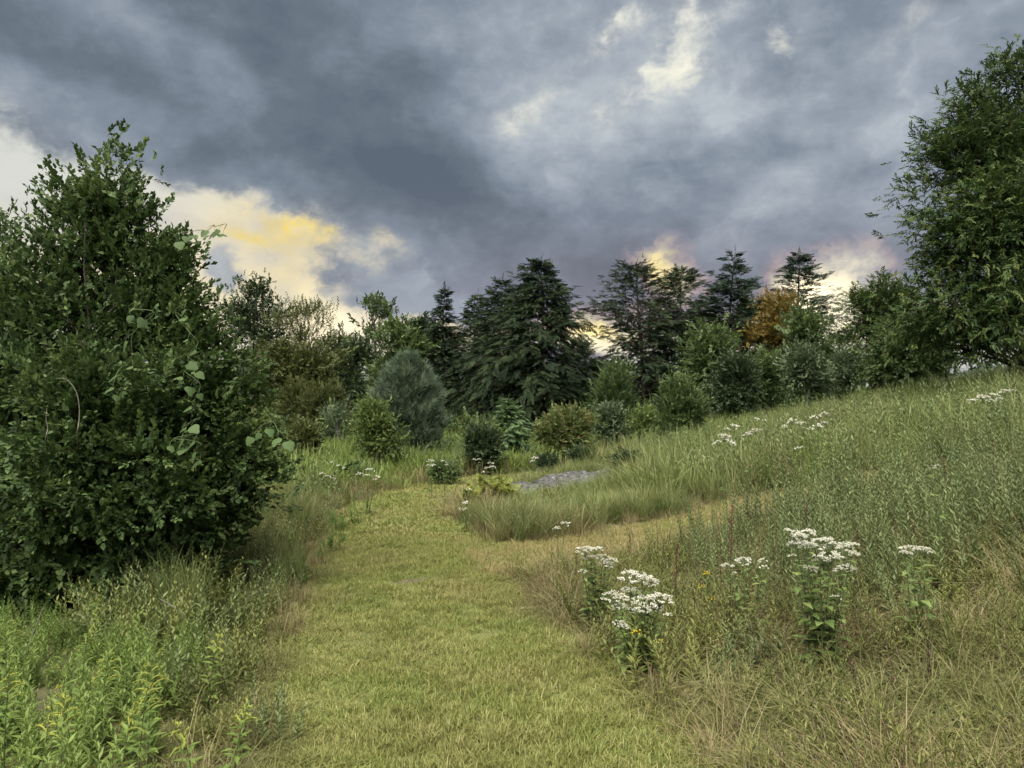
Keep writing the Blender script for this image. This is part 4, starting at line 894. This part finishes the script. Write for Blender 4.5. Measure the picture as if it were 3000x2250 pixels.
x1, y1 = keep(x, y, 0.35)
scatter('island_stems', 'tan seed stems rising from the grass island', 'grass', 'dry_stems', x1, y1, rng.uniform(.6, 1.0, len(x1)))
x1, y1 = cand(8.0, 15, 14, xlo=-1.6, xhi=1.2); mm = mown(x1, y1); k = right_of(x1, y1) & (mm > 0.05) & (mm < 0.6) & (y1 > BY(x1) + 0.2) & (y1 < 11.5) & (rockd(x1, y1) > 1.2); x1, y1 = keep(x1[k], y1[k], 0.6)
scatter('tan_grass', 'tan seed-headed grass at the path side of the grass island', 'grass', 'dry_mid', x1, y1, rng.uniform(.8, 1.3, len(x1)))
# left verge: goldenrod in front, asters along the path, grass beyond
left = lambda x, y: ~right_of(x, y)
x, y = cand(1.5, 6.4, 13); k = left(x, y) & (mown(x, y) > 0.30); p = sst((5.6 + 0.25 * np.sin(x * 4) - y) / 0.6) * sst((mown(x, y) - 0.3) / 0.3); x, y = keep(x[k], y[k], p[k])
scatter('goldenrod_thicket', 'bright green leafy goldenrod thicket in the left foreground', 'plants', 'goldenrod', x, y, rng.uniform(.52, .80, len(x)) * (1 - 0.35 * sst((y - 3.8) / 1.2)), tilt=0.06)
x, y = cand(1.6, 9, 14); mm = mown(x, y); k = left(x, y) & (mm > 0.02) & (mm < 1.3); x, y = x[k], y[k]
scatter('verge_olive_grass', 'short olive grass under the weeds along the left rim', 'grass', 'olive_tile', x, y, rng.uniform(.6, .9, len(x)), tilt=0.1, zs=0.6)
x, y = cand(1.6, 12.5, 13); k = left(x, y) & (mown(x, y) > 0.02 + 0.30 * nz(x, y, 2.5, 8)) & (mown(x, y) < np.where(y < 4.6, 0.55, 1.4)); x, y = keep(x[k], y[k], 0.92)
scatter('verge_asters', 'grey-green small-leaved weeds along the left rim of the path', 'plants', 'aster', x, y, rng.uniform(.45, .75, len(x)) + 0.45 * sst((mown(x, y) - 0.1) / 0.7))
x, y = cand(1.8, 13, 6); k = left(x, y) & (mown(x, y) > 0.3) & (mown(x, y) < np.where(y < 8.0, 0.9, 2.6)) & (y > 5.2); x, y = keep(x[k], y[k], 0.6)
scatter('verge_grass', 'green grass among the weeds left of the path', 'grass', 'tall_near', x, y, rng.uniform(.50, .8, len(x)), tilt=0.1)
x, y = cand(2.5, 10, 5); k = left(x, y) & (x < -1.9) & (y > 4.2); x, y = keep(x[k], y[k], 0.9)
scatter('under_bush_weeds', 'dark weeds growing under the big bush', 'plants', 'goldenrod', x, y, rng.uniform(.35, .6, len(x)))
# the far meadow, both sides
x, y = cand(11.5, 33, 2.2); k = (mown(x, y) > 0.4) & (left(x, y) | (y > 16.0)) & (rockd(x, y) > 1.3); x, y = x[k], y[k]
scatter('meadow_grass', 'bright green tall grass of the far meadow', 'grass', 'lush_far', x, y, rng.uniform(.8, 1.15, len(x)), tilt=0.06, zs=0.42 + 0.4 * nz(x, y, .5, 5))
x1, y1 = cand(11.5, 24, 1.6); k = (mown(x1, y1) > 0.25) & (left(x1, y1) | (y1 > 16)); x1, y1 = keep(x1[k], y1[k], 0.3 + 0.7 * nz(x1[k], y1[k], 1.0, 11))
scatter('meadow_weeds', 'grey-green weeds scattered through the far meadow', 'plants', 'weed_far', x1, y1, rng.uniform(.6, 1.0, len(x1)))
x1, y1 = cand(10, 19, 10); mm = mown(x1, y1); k = left(x1, y1) & (mm > 0.05) & (mm < 0.7); x1, y1 = keep(x1[k], y1[k], 0.6)
scatter('far_rim_grass', 'tan dry grass on the outer rim of the path bend', 'grass', 'dry_mid', x1, y1, rng.uniform(.7, 1.2, len(x1)))
# far ground beyond the trees
x, y = cand(32, 64, 0.5); scatter('far_grass', 'grass under the far trees', 'grass', 'lush_far', x, y, rng.uniform(1.2, 1.8, len(x)))

# ------------------------------------------------------------------ rock in the grass island
def rock():
    n, m_ = 84, 44; u = np.linspace(0, 2 * np.pi, n, endpoint=False); v = np.linspace(0, 1, m_)
    U, Vv = np.meshgrid(u, v, indexing='ij')
    rr = np.sin(Vv * np.pi / 2) ** 0.8
    X0 = np.cos(U) * rr * ROCK_L * (1 + 0.10 * np.sin(3 * U + 1) + 0.07 * np.sin(7 * U)); Y0 = np.sin(U) * rr * ROCK_W * (1 + 0.12 * np.sin(2 * U) + 0.06 * np.sin(5 * U + 2))
    Z0 = 0.30 * np.cos(Vv * np.pi / 2) ** 0.75
    P = np.stack([X0, Y0, Z0 * 3], -1)
    step = 0.045 * np.round(2.6 * lump(P, 1.7, 2, 8)) + 0.035 * lump(P, 5.0, 5, 8) + 0.022 * lump(P, 13.0, 9, 8) + 0.005 * rng.normal(size=P.shape[:2])
    Z0 = Z0 + step * (1 - Vv ** 4) + 0.05 * X0 / ROCK_L
    c, s_ = math.cos(ROCK_A), math.sin(ROCK_A)
    wx, wy = ROCK_C[0] + X0 * c - Y0 * s_, ROCK_C[1] + X0 * s_ + Y0 * c
    z = ht(wx, wy) + np.where(Vv > 0.985, -0.15, Z0 - 0.03)
    b = np.array([ROCK_C[0], ROCK_C[1], float(ht(*ROCK_C))])
    i, j = np.meshgrid(np.arange(n), np.arange(m_ - 1), indexing='ij')
    mb = MB(); mb.add(np.stack([wx, wy, z], -1).reshape(-1, 3) - b, np.stack([i * m_ + j, ((i + 1) % n) * m_ + j, ((i + 1) % n) * m_ + j + 1, i * m_ + j + 1], -1).reshape(-1, 4)[:, ::-1])
    o = mb.build('rock', rockm); o.location = b
    tag(o, 'flat grey lichen-stained rock lying in the tall grass', 'rock')
rock()

# ------------------------------------------------------------------ white-flowered plants
M_WHITE = leafmat('floret_white', [(0.30, 0.25, 0.16), (0.52, 0.50, 0.40), (0.60, 0.59, 0.49), (0.70, 0.69, 0.59)], trans=0.3, rough=0.8, tint_inst=0.35)
M_STEM = leafmat('flower_stem', [(0.06, 0.085, 0.03), (0.10, 0.13, 0.05)], trans=0.1)
M_FOL = leafmat('flower_leaf', [(0.070, 0.110, 0.030), (0.125, 0.175, 0.050), (0.185, 0.235, 0.075)], trans=0.3)
OCT = (np.array([(1, 0, 0), (0, 1, 0), (-1, 0, 0), (0, -1, 0), (0, 0, 1), (0, 0, -.8)], float), np.array([(0, 1, 4), (1, 2, 4), (2, 3, 4), (3, 0, 4), (1, 0, 5), (2, 1, 5), (3, 2, 5), (0, 3, 5)]))
def head_mesh(seed, nsub, per, fr):
    r = np.random.default_rng(seed); mb = MB()
    a = r.uniform(0, 6.283, nsub); q = np.sqrt(r.uniform(0, 1, nsub)); S_ = np.stack([np.cos(a) * q, np.sin(a) * q, 0.50 * (1 - q ** 2) + r.normal(0, .08, nsub)], 1)
    for c in S_:
        tube(mb, bez((0, 0, -0.55), (c[0] * .35, c[1] * .35, -0.15), c - np.array([0, 0, .04]), 4), np.array([.026, .02, .016, .01]), 3, rnd=0.4, mi=1)
    P = np.repeat(S_, per, 0) + r.normal(0, 1, (nsub * per, 3)) * np.array([.085, .085, .05])
    n = len(P); fr_ = frames(r.normal(size=(n, 3)))
    stamp(mb, OCT[0], OCT[1], P, fr_, fr * r.uniform(.6, 1.3, (n, 3)), np.clip(r.normal(.65, .25, n), 0, 1), 0)
    return mb.mesh('flower_head', [M_WHITE, M_STEM])
HEADS = [head_mesh(i, 24, 9, 0.060) for i in range(4)]; HEADS_S = [head_mesh(20 + i, 9, 6, 0.12) for i in range(3)]
def headspot(px, py, hp):
    dx, dz = (px - CX) / F, (HZ - py) / F; t = np.arange(2.0, 40, 0.01)
    ok = (CAMH + dz * t - ht(dx * t, t)) <= hp
    return float(t[int(np.argmax(ok))]) if ok.any() else 20.0
def boneset(label, heads, hp, group=None, leafy_n=16, name='boneset_plant'):
    hx = np.array([h_[:2] for h_ in heads], float); d0 = headspot(hx[:, 0].mean(), hx[:, 1].min() + 0.3 * np.ptp(hx[:, 1]), hp)
    bx = (hx[:, 0].mean() - CX) / F * d0; base = np.array([bx, d0, float(ht(bx, d0))])
    root = empty(name, tuple(base), label, 'flower', group); st, fo = MB(), MB()
    for i, (px, py, rp) in enumerate(heads):
        d = d0 + rng.uniform(-.10, .10) - 0.0006 * d0 * (py - hx[:, 1].mean()) * 0.5
        top = at(px, py, d) - base; R = 1.12 * rp / F * d
        top[2] = max(top[2], 0.10)
        b0 = np.array([rng.normal(0, .03) + top[0] * .25, rng.normal(0, .03), -0.02])
        pts = bez(b0, (top[0] * .5, top[1] * .5, top[2] * .55), top - np.array([0, 0, .5 * R]), 6)
        tube(st, pts, np.linspace(.0045, .0024, 6), 4, rnd=.5)
        nl = leafy_n; t = np.linspace(.10, .92, nl); q = np.stack([np.interp(t, np.linspace(0, 1, 6), pts[:, k]) for k in range(3)], 1)
        az = np.arange(nl) * 1.57 + (np.arange(nl) // 2) * 0.8 + rng.normal(0, .3, nl); dv = np.stack([np.cos(az), np.sin(az), rng.uniform(-.1, .5, nl)], 1)
        L_ = np.minimum(0.095, 0.16 * max(top[2], .2)) * (1.15 - .55 * t) * rng.uniform(.7, 1.2, nl)
        stamp(fo, LEAF4[0], LEAF4[1], q, frames(dv), np.stack([L_ * .95, L_, L_], 1), rng.uniform(.1, .95, nl))
        me = (HEADS if rp >= 16 else HEADS_S)[rng.integers(0, 3)]
        o = bpy.data.objects.new('flower_head', me); COL.objects.link(o); o.parent = root
        o.location = top; o.scale = (R, R, R * rng.uniform(.75, 1.1)); o.rotation_euler = (rng.normal(0, .12), rng.normal(0, .12), rng.uniform(0, 6.28))
    fo.build('foliage', M_FOL, root); st.build('stem', M_STEM, root)
boneset('white-flowered plant with leafy green base beside the fork, smaller of two near the path', [(1715, 1615, 26), (1742, 1612, 26), (1765, 1632, 20), (1790, 1648, 24), (1775, 1652, 18), (1730, 1635, 18), (1708, 1675, 13)], 0.52, leafy_n=26)
boneset('large white flower cluster right at the path edge with a yellow bloom below', [(1845, 1692, 34), (1882, 1696, 34), (1905, 1712, 24), (1800, 1752, 36), (1848, 1735, 28), (1890, 1768, 36), (1930, 1755, 40), (1880, 1790, 28), (1815, 1778, 20), (1818, 1830, 22), (1955, 1800, 13), (1850, 1788, 16), (1920, 1780, 22)], 0.50, leafy_n=26)
boneset('biggest white flower cluster standing among the tall grey-green weeds', [(2325, 1568, 32), (2362, 1570, 34), (2400, 1592, 36), (2360, 1600, 32), (2445, 1605, 36), (2482, 1600, 28), (2492, 1622, 22), (2430, 1632, 32), (2335, 1598, 28), (2470, 1668, 28), (2375, 1668, 20), (2400, 1640, 24), (2318, 1628, 13), (2445, 1750, 15)], 0.72, leafy_n=20)
boneset('single flat white flower head on leaning stem, right of the biggest cluster', [(2665, 1612, 30), (2698, 1612, 22), (2648, 1620, 16), (2715, 1618, 12)], 0.62, leafy_n=18)
boneset('sparse white flower heads just left of the biggest cluster', [(2132, 1658, 17), (2175, 1645, 22), (2232, 1643, 13), (2237, 1662, 13), (2150, 1678, 8)], 0.52, leafy_n=14)
boneset('small pale flower heads over the tan strip of the side path', [(1630, 1548, 11), (1655, 1537, 15)], 0.40, leafy_n=10)
boneset('few white heads at the tip of the grass island beside the path', [(1375, 1435, 9), (1368, 1475, 13), (1350, 1492, 8), (1366, 1490, 7)], 0.45, leafy_n=10)
GL = 'white flowers along the far path bend'
for hs, lab in (([(945, 1388, 9), (960, 1398, 11), (975, 1402, 8)], None), ([(975, 1356, 8), (995, 1366, 9), (1006, 1373, 8)], None),
        ([(1055, 1390, 11), (1085, 1378, 13), (1075, 1393, 9), (1105, 1400, 11), (1098, 1406, 7)], 'widest group of small white heads, below the small light green tree'),
        ([(1262, 1352, 11), (1268, 1365, 9), (1255, 1363, 7)], 'small white heads behind the low shrublet outside the path bend'), ([(1300, 1352, 8), (1308, 1362, 6)], 'two tiny white heads above the low shrublet outside the path bend'),
        ([(1390, 1347, 6), (1402, 1346, 6)], 'two tiny white heads at the foot of the arching shrub'), ([(1440, 1358, 9), (1443, 1370, 9), (1425, 1372, 7), (1415, 1383, 6)], 'stacked small white heads beside the ferns at the path end'), ([(1568, 1343, 11), (1560, 1352, 7)], 'small white heads rising behind the grey rock')):
    boneset(lab or 'small white flower heads in the weeds left of the far path bend', hs, 0.62, GL, 8)
GS = 'white flowers on the grassy slope'
for hs, lab in (([(2120, 1283, 20), (2138, 1298, 16), (2102, 1298, 13)], 'widest white flower cluster at the foot of the slope near the upright shrub'), ([(2150, 1252, 15), (2130, 1258, 9)], None), ([(2212, 1265, 18), (2190, 1275, 13)], None), ([(2320, 1235, 15), (2340, 1243, 13), (2300, 1250, 9)], None),
           ([(2385, 1225, 13), (2415, 1214, 12), (2400, 1221, 9)], None), ([(2395, 1250, 15), (2415, 1240, 9), (2375, 1258, 9)], None), ([(2335, 1315, 10), (2350, 1311, 7)], 'lone low pair of white heads in the middle of the slope'), ([(2215, 1230, 9), (2240, 1232, 7)], None), ([(2745, 1366, 9), (2736, 1372, 6)], 'tiny pair of white heads where the side path climbs the slope')):
    boneset(lab or 'white flower heads rising from the weeds midway along the slope rim', hs, 0.92, GS, 6)
boneset('long bank of white flower heads high on the slope under the huge chestnut', [(2850, 1176, 14), (2880, 1166, 17), (2910, 1160, 15), (2940, 1150, 15), (2962, 1145, 10), (2900, 1176, 13), (2925, 1170, 10)], 0.92, None, 6)

# ------------------------------------------------------------------ goldenrods, yellow blooms, red stalks
def goldenrod(label, px, ptop, hp, group=None, n=11, gold=0.4, reach=0.16):
    d = headspot(px, ptop, hp); bx = (px - CX) / F * d; base = np.array([bx, d, float(ht(bx, d))]); h = CAMH + (HZ - ptop) / F * d - base[2]
    r = np.random.default_rng(int(px * 7 + ptop)); root = empty('goldenrod_plant', tuple(base), label, 'flower', group)
    m1, m2, m3 = MB(), MB(), MB(); la = r.uniform(0, 6.28)
    p = lambda t: np.array([math.cos(la) * .06 * t * t, math.sin(la) * .06 * t * t, h * t - .02 * (1 - t)])
    tube(m1, np.array([p(t) for t in np.linspace(0, 1, 7)]), np.linspace(.004, .0015, 7), 4)
    nl = 24; t = np.linspace(.12, .80, nl); az = np.arange(nl) * 2.4; dv = np.stack([np.cos(az), np.sin(az), r.uniform(.0, .6, nl)], 1); L_ = .085 * (1.1 - .5 * t)
    stamp(m2, LEAF2[0], LEAF2[1], np.array([p(k) for k in t]), frames(dv), np.stack([L_ * .6, L_, L_], 1), r.uniform(.2, .9, nl))
    for k in range(n):
        tt = .74 + .26 * k / n; az_ = la + (-1) ** k * r.uniform(.7, 1.9); l = 0.8 * reach * (1.1 - .85 * (k / n)) * r.uniform(.8, 1.15)
        o = np.array([math.cos(az_), math.sin(az_), 0]); tp_ = bez(p(tt), p(tt) + o * l * .5 + np.array([0, 0, l * .45]), p(tt) + o * l + np.array([0, 0, l * .12]), 8)
        tube(m3, tp_, np.array([.0015, .0022, .003, .0034, .0034, .003, .0022, .001]), 5, rnd=gold + r.uniform(-.2, .2))
        d8 = unit(r.normal(0, .6, (22, 3)) + np.array([0, 0, .6])); qq = tp_[r.integers(2, 8, 22)] + r.normal(0, .003, (22, 3))
        stamp(m3, LEAF2[0], LEAF2[1], qq, frames(d8), .009, np.clip(r.normal(gold, .2, 22), 0, 1))
    m1.build('stem', M_STEM, root); m2.build('foliage', W_BRIGHT, root); m3.build('plume', M_PLUME, root)
goldenrod('tall pale goldenrod plume standing clear against the dark bush', 238, 1772, 0.68, n=13, gold=.25)
goldenrod('pale goldenrod plume with level side sprays at the frame-side end of the thicket', 30, 1818, 0.66, n=13, gold=.25)
for q in ((225, 1985, .50), (185, 2045, .48), (440, 1950, .48), (352, 2062, .48), (580, 2098, .42), (412, 1990, .48), (20, 1955, .52), (615, 1850, .44), (690, 2060, .36), (300, 1905, .50), (120, 2080, .50)):
    goldenrod('goldenrod with yellow-green drooping plume in the leafy left thicket', q[0], q[1], q[2], 'goldenrods in the left thicket', n=7, gold=.75, reach=.10)
M_YEL = leafmat('petal_yellow', [(0.42, 0.30, 0.01), (0.55, 0.42, 0.02)], trans=0.3)
M_REDST = leafmat('red_seed', [(0.075, 0.024, 0.018), (0.14, 0.05, 0.035)], trans=0.15)
def yellow(label, px, py, hp, n=10, size=.011):
    d = headspot(px, py, hp); bx = (px - CX) / F * d; base = np.array([bx, d, float(ht(bx, d))]); h = CAMH + (HZ - py) / F * d - base[2]
    root = empty('yellow_flower', tuple(base), label, 'flower'); m1, m2 = MB(), MB()
    tube(m1, bez((0, 0, -.02), (.01, 0, h * .6), (0, 0, h - .004), 5), np.linspace(.003, .0018, 5), 4)
    a = np.arange(n) * 2.4; q = np.sqrt((np.arange(n) + .5) / n) * .028; P = np.stack([np.cos(a) * q, np.sin(a) * q, h + rng.normal(0, .008, n)], 1)
    for c in P: tube(m1, np.array([(0, 0, h - .04), (c[0] * .6, c[1] * .6, h - .015), c]), np.array([.0014, .0012, .001]), 3)
    stamp(m2, OCT[0], OCT[1], P, frames(rng.normal(size=(n, 3))), np.array([[size, size, size * .7]] * n), rng.uniform(0, 1, n))
    m1.build('stem', M_STEM, root); m2.build('bloom', M_YEL, root)
yellow('round yellow bloom in front of the large white cluster at the path edge', 1861, 1846, .36, 9, .008)
yellow('drooping yellow spray right below the large white cluster', 1926, 1872, .32, 7, .006)
yellow('yellow flower just left of the sparse white heads, upper of two', 2067, 1676, .44, 9, .007)
yellow('yellow flower low in the dry grass, below another yellow one', 2052, 1715, .36, 9, .006)
yellow('faint yellow spray lowest in the dry grass below the sparse white heads', 2080, 1752, .30, 6, .006)
def redstalk(label, px, ptop, hp, l, mat):
    d = headspot(px, ptop, hp); bx = (px - CX) / F * d; base = np.array([bx, d, float(ht(bx, d))]); h = CAMH + (HZ - ptop) / F * d - base[2]
    root = empty('red_stalk', tuple(base), label, 'plant'); m1, m2 = MB(), MB(); tube(m1, bez((0, 0, -.02), (.01, .01, h * .5), (.02, 0, h), 6), np.linspace(.004, .0015, 6), 4)
    n = 130; t = rng.uniform(1 - l, 1, n); P = np.stack([.02 * t ** 2, 0 * t, h * t], 1) + rng.normal(0, .011, (n, 3)) * (1.3 - t)[:, None] * 1.6
    stamp(m2, OCT[0], OCT[1], P, frames(rng.normal(size=(n, 3))), .0045, rng.uniform(0, 1, n))
    m1.build('stem', bark_dark, root); m2.build('seed_head', mat, root)
redstalk('rusty red seed stalk standing in the tall weeds', 2135, 1478, .92, .35, M_REDST)
redstalk('dull dark red seed stalk near the fork side of the weeds', 1975, 1592, .60, .5, M_REDST)
redstalk('dark brown withered stalk in the weeds right of the rusty red one', 2352, 1468, .95, .4, W_BROWN)
redstalk('dark withered stalk on the grassy slope', 2905, 1290, .85, .5, W_BROWN)

# ------------------------------------------------------------------ vine with heart-shaped leaves on the big bush
M_VINE = leafmat('leaf_vine', [(0.038, 0.066, 0.022), (0.060, 0.096, 0.034), (0.095, 0.138, 0.050)], rough=0.6, trans=0.3, spec=0.15)
def heart(seed):
    r = np.random.default_rng(seed); n = 14; t = np.linspace(0, 2 * np.pi, n, endpoint=False)
    x = 0.47 * np.sin(t) * (1 + .42 * np.cos(t)); y = 0.48 - 0.52 * np.cos(t) - .16 * np.exp(-(np.minimum(t, 2 * np.pi - t) / .35) ** 2) * -1 + .10 * (np.cos(t) < -.8)
    z = -.28 * x ** 2 * 1.6 - .18 * (y - .3) ** 2 + .02 * r.normal(size=n)
    V = np.concatenate([[(0, .45, .03)], np.stack([x, y, z], 1)]); T = np.array([(0, 1 + i, 1 + (i + 1) % n) for i in range(n)])[:, ::-1]
    mb = MB(); mb.add(V, T, rnd=r.uniform(.1, .9)); return mb.mesh('leaf', M_VINE, smooth=True)
HEARTS = [heart(i) for i in range(4)]
def vine(label, spots, d, size=.074, group=None):
    p0 = at(spots[0][0], spots[0][1], d); base = np.array([p0[0], d, float(ht(p0[0], d))])
    root = empty('climbing_vine', tuple(base), label, 'vine', group); mb = MB(); q0 = p0 - base; pts = [q0 + np.array([-.25, .55, -.35]), q0 + np.array([-.12, .25, -.12])]
    for k, (px, py) in enumerate(spots):
        q = at(px, py, d + rng.uniform(-.10, .12)) - base
        s_ = q + np.array([rng.normal(0, .03), .05, .05]); pts.append(s_)
        tube(mb, bez(s_, (s_ + q) / 2 + np.array([0, 0, .02]), q, 4), np.array([.0016, .0014, .0012, .001]), 3)
        o = bpy.data.objects.new('leaf', HEARTS[k % 4]); COL.objects.link(o); o.parent = root; o.location = q; sz = size * rng.uniform(.75, 1.2); o.scale = (sz, sz, sz)
        nrm = Vector((rng.normal(0, .7), -0.8, rng.uniform(.2, 2.0))).normalized(); y_ = Vector((rng.normal(0, .5), 0, -1)); y_ = (y_ - nrm * y_.dot(nrm)).normalized(); x_ = y_.cross(nrm)
        from mathutils import Matrix
        o.rotation_euler = Matrix((x_, y_, nrm)).transposed().to_euler()
    pp = catmull(np.array(pts), 5); tube(mb, pp, np.full(len(pp), .0026), 4)
    mb.build('stem', M_STEM, root)
vine('vine with large heart-shaped leaves trailing down the middle of the big bush', [(563, 1188), (583, 1151), (558, 1131), (536, 1104), (576, 1088), (551, 1062), (574, 1023), (551, 992), (533, 931), (538, 906)], 5.25)
vine('vine with broad leaves in the shaded centre of the big bush', [(343, 1156), (330, 1133), (341, 1098), (391, 1072), (366, 996), (423, 933), (380, 922), (393, 899)], 5.12)
vine('vine leaves hanging low on the front of the big bush', [(588, 1346), (567, 1325), (538, 1312), (497, 1305), (570, 1289), (533, 1288), (533, 1258), (560, 1247)], 5.2)
vine('vine shoot reaching out from the big bush into the sky', [(520, 705), (545, 690), (576, 686), (601, 689), (601, 671), (626, 676), (637, 668), (651, 684)], 5.9, .075)
vine('pale vine leaves at the path-side shoulder of the big bush', [(737, 1278), (762, 1266), (789, 1254), (815, 1282), (841, 1290)], 5.75, .085)
M_TWIG = noisemat('dead_twig', [(0.07, 0.062, 0.05), (0.15, 0.135, 0.11)], 30, bump=0.2)
def stick(label, pl, d, r0=.006, name='dead_branch', drop=True):
    P = np.array([at(px, py, d + (q[0] if q else 0)) for px, py, *q in pl]); base = P[-1].copy()
    mb = MB(); pp = catmull(P - base, 6); tube(mb, pp, r0 * np.linspace(.45, 1, len(pp)), 5)
    o = mb.build(name, M_TWIG); o.location = base; tag(o, label, 'branch')
stick('pale arched dead twig on the front of the big bush', [(166, 1108), (195, 1112), (222, 1145), (232, 1185), (233, 1225), (228, 1272), (232, 1330, .4)], 5.0, .005)
stick('short pale hanging dead twig on the big bush', [(138, 1195), (136, 1230), (141, 1255), (136, 1285), (140, 1330, .4)], 5.0, .005)
stick('grey dead stick leaning at the foot of the big bush', [(135, 1772), (112, 1830), (88, 1902), (80, 1960)], 4.55, .008)
stick('grey dead stick lying slantwise in the weeds by the big bush', [(470, 1752), (505, 1772), (545, 1802), (560, 1860)], 4.7, .007)

# ------------------------------------------------------------------ ferns by the rock
M_FERN = leafmat('fern', [(0.11, 0.15, 0.03), (0.19, 0.22, 0.045), (0.33, 0.30, 0.06)], trans=0.4)
def fern_mesh(seed):
    r = np.random.default_rng(seed); mb = MB(); n = 22; t = np.linspace(.12, 1, n)
    p = np.stack([0 * t, .62 * t, .75 * t - .55 * t ** 2], 1); tube(mb, p, .006 * (1.2 - t), 3, rnd=.3)
    for sd in (-1, 1):
        L_ = .26 * np.sin(np.pi * (.18 + .8 * t)) ** .8; dv = np.stack([sd * np.ones(n), .35 + 0 * t, -.15 + r.normal(0, .1, n)], 1)
        stamp(mb, LEAF2[0], LEAF2[1], p, frames(dv), np.stack([L_ * .34, L_, L_], 1), np.clip(r.normal(.5, .2, n), 0, 1))
    return mb.mesh('frond', M_FERN)
FERNS = [fern_mesh(i) for i in range(3)]
for (px, py) in ((1395, 1405), (1420, 1392), (1445, 1398), (1470, 1402), (1405, 1418), (1440, 1412), (1485, 1412), (1380, 1432)):
    d = headspot(px, py, .38); bx = (px - CX) / F * d; b = (bx, d, float(ht(bx, d)))
    root = empty('fern', b, 'yellow-green fern growing between the path bend and the grey rock', 'fern', 'ferns beside the rock')
    for k in range(8):
        o = bpy.data.objects.new('frond', FERNS[k % 3]); COL.objects.link(o); o.parent = root; s_ = rng.uniform(.45, .72); o.scale = (s_ * .8, s_, s_ * 1.1); o.rotation_euler = (rng.uniform(.45, .9), 0, k * .785 + rng.normal(0, .2))

# ------------------------------------------------------------------ low dark shrublets in the meadow and the bare patch on the path
for (px, py, d, lab) in ((1840, 1352, 13.6, 'low dark shrublet at the upper end of the grey rock'), (1296, 1378, 14.6, 'low dark green shrublet on the outside of the path bend'), (1040, 1392, 14.2, 'low leafy shrublet below the small light green tree'),
                          (1700, 1335, 16.0, 'dark grey-green shrublet in the meadow behind the grey rock'), (1600, 1362, 15.2, 'dark leafy shrublet just behind the grey rock')):
    leafy('low_shrub', lab, 'shrub', foot(px, d), LB(d, [(px, py, 34, 22), (px + 18, py + 12, 26, 16)]), (M_DARK if px > 1500 else M_MID, bark), TW_SHRUB, 0.16, 26, 26, rc=.2, trunk_r=.02, stems=2)
g0 = gpix(1240, 1702); mb = MB(); n = 26; a = np.linspace(0, 2 * np.pi, n, endpoint=False); ring = []
for q in np.linspace(0, 1, 7):
    rx = .30 * (1 + .25 * np.sin(3 * a + 1) + .15 * np.sin(7 * a)) * q; ry = .075 * (1 + .3 * np.sin(4 * a)) * q
    X1, Y1 = g0[0] + rx * np.cos(a) + .4 * ry * np.sin(a), g0[1] + ry * np.sin(a) + .25 * rx * np.cos(a)
    ring.append(np.stack([X1, Y1, ht(X1, Y1) + .022 * (1 - q ** 3) + .006 * np.sin(9 * X1 * 7 + 40 * Y1) + .004], 1))
V = np.concatenate(ring); i, j = np.meshgrid(np.arange(6), np.arange(n), indexing='ij')
mb.add(V, np.stack([i * n + j, (i + 1) * n + j, (i + 1) * n + (j + 1) % n, i * n + (j + 1) % n], -1).reshape(-1, 4))
tag(mb.build('bare_soil', bare, smooth=True), kind='structure')
